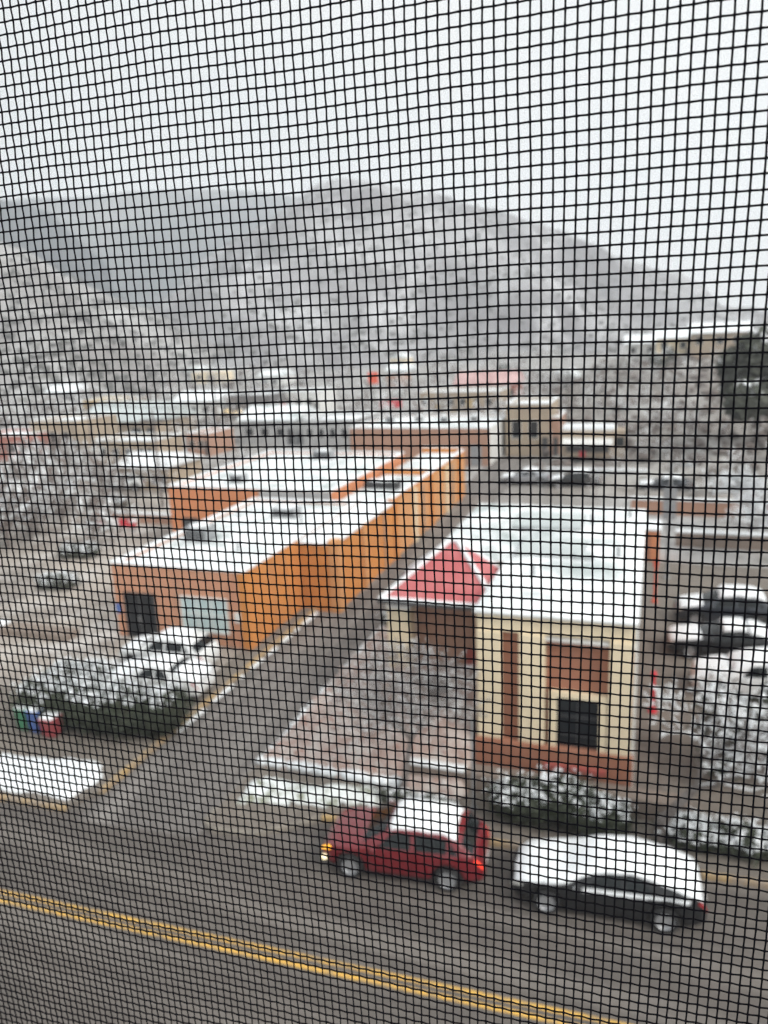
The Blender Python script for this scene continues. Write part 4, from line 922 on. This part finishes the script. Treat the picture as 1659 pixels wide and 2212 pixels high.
for k in range(12):                                      # bushes and junipers on the right slope
    i = hr.randrange(20, 88); j = hr.randrange(2, 34); q = Vector(HILLS['hillside'][j][i])
    pine_tree('snow dusted juniper on the right hillside', q, hr.uniform(1.8, 3.6), hr.uniform(1.4, 2.6), 50 + k, 'junipers on the right hillside', .55, n=420)
for k in range(10):
    px, py = hr.uniform(-20, 1200), hr.uniform(800, 905); v = ray(px, py); q = v * (-CAMH / v.z); q.z = 0
    pine_tree('far leafless tree or bush among the town houses', q, hr.uniform(2.5, 5), hr.uniform(1.8, 3.2), 90 + k, 'far trees among the town houses', .4, 'twig', 'far_tree', 260)
for k, (a_, b_, sd) in enumerate([(7.5, 47.5, 61), (9.8, 56.0, 62), (13.5, 52.0, 63), (14.5, 62.0, 64), (6.2, 53.5, 65)]):
    bare_tree(['leafless snowy tree nearest the snowy cars below the hillside', 'leafless snowy tree left of centre on the lower hillside', 'leafless snowy tree at the right edge of the lower hillside', 'leafless snowy tree highest on the lower hillside', 'leafless snowy tree behind the lamp post'][k], a_, b_, .2, hr.uniform(4.5, 6.5), 1.0, sd, 5, (5, 4, 3, 3), (0, 0), .28, .8, .12, snoww=2.2, twigw=2.0)
def thicket(name, label, spots, seed, hmin, hmax, per=110, snow=.35):
    r = random.Random(seed); tw, sn = MB(), MB()
    for p in spots:
        h_ = r.uniform(hmin, hmax); w_ = h_ * r.uniform(.35, .55)
        tw.tube((p.x, p.y, p.z - .2), (p.x, p.y, p.z + h_ * .55), .04 * h_ * .6, .02 * h_, 5, False)
        for _ in range(per):
            d = Vector((r.gauss(0, 1), r.gauss(0, 1), r.gauss(0, 1))).normalized() * (r.random() ** .4)
            q = Vector((p.x + d.x * w_, p.y + d.y * w_, p.z + h_ * .6 + d.z * h_ * .4)); u = (d + Vector((r.gauss(0, .5), r.gauss(0, .5), .5 + r.gauss(0, .4)))).normalized()
            ln = h_ * r.uniform(.06, .14); v = u.orthogonal().normalized() * ln * r.uniform(.1, .28); mbx = sn if r.random() < snow else tw
            o = len(mbx.v); mbx.v += [tuple(q - u * ln), tuple(q + v), tuple(q + u * ln), tuple(q - v)]; mbx.f.append((o, o + 1, o + 2, o + 3))
    o = bpy.data.objects.new(name, None); COL.objects.link(o); tag(o, label, 'trees'); o['kind'] = 'stuff'
    tw.build('twigs', 'twig', o)['kind'] = 'stuff'; sn.build('frost', 'snow', o)['kind'] = 'stuff'
tr_ = random.Random(77); spots = []
FOOT += [(-33, -15, 27, 92), (-8.5, 0, 20, 37), (-17, -11, 15, 110), (-10, -2, 77, 82)]
while len(spots) < 330:
    px, py = tr_.uniform(-30, 1230), 775 + 190 * tr_.random() ** 1.5; v = ray(px, py); q = v * (-CAMH / v.z); q.z = -.05; a_, b_ = ab(q)
    if any(f[0] - 1 < a_ < f[1] + 1 and f[2] - 4 < b_ < f[3] + 1 for f in FOOT): continue
    spots.append(q)
while len(spots) < 385:
    px, py = tr_.uniform(-30, 360), tr_.uniform(950, 1190); v = ray(px, py); q = v * (-CAMH / v.z); q.z = .1; a_, b_ = ab(q)
    if any(f[0] - 2 < a_ < f[1] + 2 and f[2] - 4 < b_ < f[3] + 1 for f in FOOT) or noise.noise(Vector((a_ * .09, b_ * .09, 3))) < 0: continue
    spots.append(q)
thicket('town_trees', 'frosty leafless trees spread all through the far town', spots, 5, 2.2, 5.2)
spots = []
while len(spots) < 150:
    i = tr_.randrange(8, 88); j = int(1 + 40 * tr_.random() ** 1.4); spots.append(Vector(HILLS['hillside'][j][i]) + Vector((tr_.uniform(-1, 1), tr_.uniform(-1, 1), 0)))
thicket('hillside_trees', 'frosty leafless thicket covering the right hillside', spots, 6, 1.4, 3.4, 90, .4)
def utility_pole(label, px, py, h_, to=None):
    v = ray(px, py); q = v * (-CAMH / v.z); a_, b_ = ab(q); o = root('utility_pole', label, 'utility pole', a_, b_, -.05, 15)
    MB().tube((0, 0, -.3), (0, 0, h_), .15, .1, 8).build('pole', 'bark', o); MB().box(-1.1, 1.1, -.07, .07, h_ - .9, h_ - .75).build('crossarm', 'bark', o)
    w_ = MB()
    for x in (-1.0, 0, 1.0):
        P = [Vector((x + t * 22, -t * 3, h_ - .65 - 1.6 * (4 * (t / 1.0) * (1 - t)) * .5)) for t in [k / 10 for k in range(11)]]
        for p, q2 in zip(P[:-1], P[1:]): w_.tube(p, q2, .02, .02, 4, False)
    w_.build('wire', 'dark', o)
    for x in (-1.0, 0, 1.0): MB().tube((x, 0, h_ - .75), (x, 0, h_ - .6), .05, .05, 6).build('insulator', 'white', o)
utility_pole('tall utility pole standing left of the terracotta block', 352, 1098, 8.5)
utility_pole('utility pole in the left part of the town before the tan row', 208, 1020, 8.5)
utility_pole('utility pole among the houses in the town centre', 470, 930, 8.5)
utility_pole('utility pole right of the brown building in the distance', 1225, 930, 8.0)
# low snow-topped walls and terraces at the right, below the hillside
for k, (a0, a1, b_, h_, m_, lb) in enumerate([(1.5, 14, 50.2, .9, 'taupe', 'snow topped terrace wall above the snowy parked cars'), (-1.5, 18, 58.5, 1.1, 'brownw', 'snow topped terrace wall along the foot of the hillside'), (-9.5, -.5, 71.5, .8, 'greywall', 'low pale wall in front of the food truck')]):
    o = root('terrace_wall', lb, 'wall', a0, b_, -.05)
    MB().box(0, a1 - a0, 0, .4, 0, h_).build('wall', m_, o); MB().box(-.05, a1 - a0 + .05, -.06, .46, h_ + .002, h_ + .14, .04).build('snow_cap', 'snow', o)
sh = root('garden_shed', 'orange brown shed right of the cream house roof', 'shed', -1.2, 46.5, 0)
MB().box(0, 1.7, 0, 2.0, 0, 1.9).build('wall', 'terra', sh); MB().box(-.1, 1.8, -.1, 2.1, 1.902, 2.05, .04).build('roof_snow', 'snow', sh); MB().box(.5, 1.2, -.04, .01, 0, 1.6).build('door', 'rust', sh)

# ------------------------------------------------------------------ the insect screen in the open window
SA = R(17.4)                                             # the facade is parallel to the main road
S_S, S_C = math.sin(SA), math.cos(SA)
SD = 0.112 * (MW @ Vector((0, 0, 1))).dot(Vector((S_S, S_C, 0)))
PH, PV, WR = 0.00141, 0.00169, 0.000132
scr = bpy.data.objects.new('insect_screen', None); COL.objects.link(scr); scr.empty_display_size = .1
ZB = CAMH - 0.75
scr.location = (SD * S_S, SD * S_C, ZB); scr.rotation_euler = (0, 0, -SA)
tag(scr, 'black woven insect screen filling the open window in front of the view', 'screen')
def scr_uv(px, py):
    r = ray(px, py); d = r.x * S_S + r.y * S_C; t = SD / d
    return (r.x * S_C - r.y * S_S) * t, r.z * t + (CAMH - ZB)
cs = [scr_uv(x, y) for x in (-25, 830, 1684) for y in (-25, 1106, 2237)]
U0, U1 = min(c[0] for c in cs), max(c[0] for c in cs); V0, V1 = min(c[1] for c in cs), max(c[1] for c in cs)
I0, I1 = math.floor(U0 / PH), math.ceil(U1 / PH); J0, J1 = math.floor(V0 / PV), math.ceil(V1 / PV)
UL, UR, VL, VH = -0.45, 0.45, 0.0, 1.2
NS = 6
RING = [(math.cos(2 * math.pi * k / NS), math.sin(2 * math.pi * k / NS)) for k in range(NS)]
def strand(vertical, idx):
    rr = random.Random(idx * 7 + (1 if vertical else 2))
    base = idx * (PH if vertical else PV); jit = rr.gauss(0, 0.00003)
    ph1, ph2 = rr.uniform(0, 6.28), rr.uniform(0, 6.28)
    pc = PV if vertical else PH; k0, k1 = (J0 - 2, J1 + 2) if vertical else (I0 - 2, I1 + 2)
    n = (k1 - k0) * 4
    s_ = (k0 + np.arange(n + 1) / 4.0) * pc
    frac = np.cos(2 * math.pi * s_ / pc)
    wob = jit + 0.000018 * np.sin(s_ * 200 + ph1) + 0.000008 * np.sin(s_ * 610 + ph2)
    dep = 0.00007 * np.cos(math.pi * s_ / pc + math.pi * idx) * (1 if vertical else -1)
    rad = WR * (0.96 + 0.24 * (np.arange(n + 1) % 4 == 0))
    if vertical:
        u, v = np.full_like(s_, base), s_
    else:
        u, v = s_, np.full_like(s_, base)
    du = 0.00015 * np.sin(u * 61 + v * 38 + 1.0) + 0.00009 * np.sin(v * 117 - u * 40) + 0.00003 * np.sin(v * 330 + u * 90)
    dv = 0.00016 * np.sin(u * 83 - v * 31 + .6) + 0.00006 * np.sin(u * 190 + v * 70 + 2) + 0.00002 * np.sin(u * 420 - v * 140)
    u = u + du + (wob if vertical else 0); v = v + dv + (0 if vertical else wob)
    lo, hi = (VL, VH) if vertical else (UL, UR)
    C = np.stack([u, dep, v], 1)
    e0, e1 = C[0].copy(), C[-1].copy(); ax = 2 if vertical else 0
    e0[ax], e1[ax] = lo, hi; e0[1] = e1[1] = 0
    C = np.vstack([e0, C, e1]); rad = np.concatenate([[WR], rad, [WR]])
    V = []
    for k in range(NS):
        o = np.zeros_like(C)
        if vertical: o[:, 0] = RING[k][0] * rad; o[:, 1] = RING[k][1] * rad
        else: o[:, 2] = RING[k][0] * rad; o[:, 1] = RING[k][1] * rad
        V.append(C + o)
    V = np.stack(V, 1).reshape(-1, 3); m = len(C)
    i = np.arange(m - 1)[:, None] * NS; k = np.arange(NS)[None, :]; k2 = (k + 1) % NS
    Fq = np.stack([i + k, i + k2, i + NS + k2, i + NS + k], 2).reshape(-1, 4)
    me = bpy.data.meshes.new('strand'); me.from_pydata(V.tolist(), [], Fq.tolist()); me.update()
    me.materials.append(M['strand']); me.polygons.foreach_set('use_smooth', [True] * len(me.polygons))
    o = bpy.data.objects.new('strand', me); COL.objects.link(o); o.parent = scr
for i in range(I0, I1 + 1): strand(True, i)
for j in range(J0, J1 + 1): strand(False, j)
mb = MB()                                                # the rest of the woven cloth, outside this view
for i in range(int(UL / PH), int(UR / PH) + 1):
    if I0 <= i <= I1: continue
    x = i * PH; mb.tube((x, 0, VL), (x, 0, VH), WR, WR, 3, False)
for j in range(0, int(VH / PV) + 1):
    if J0 <= j <= J1: continue
    z = j * PV; mb.tube((UL, 0, z), (UR, 0, z), WR, WR, 3, False)
o = mb.build('surrounding_weave', 'strand', scr); o['kind'] = 'stuff'
fr = MB()
fr.box(UL - .025, UL, -.006, .006, VL - .025, VH + .025).box(UR, UR + .025, -.006, .006, VL - .025, VH + .025)
fr.box(UL, UR, -.006, .006, VH, VH + .025).box(UL, UR, -.006, .006, VL - .025, VL).build('frame', 'alu', scr)
print('SCREEN', I0, I1, J0, J1)

# ------------------------------------------------------------------ the hazy air
hz = bpy.data.materials.new('haze air'); hz.use_nodes = True
hn, hl = hz.node_tree.nodes, hz.node_tree.links; hn.remove(hn['Principled BSDF'])
pv = hn.new('ShaderNodeVolumePrincipled'); pv.inputs['Color'].default_value = (0.93, 0.96, 1.0, 1); pv.inputs['Density'].default_value = 0.0006; pv.inputs['Anisotropy'].default_value = 0.0
hl.new(pv.outputs[0], hn['Material Output'].inputs['Volume'])
mb = MB().box(-1500, 1500, -60, 1400, -4, 232)
ho = mb.build('haze', hz); ho['kind'] = 'stuff'
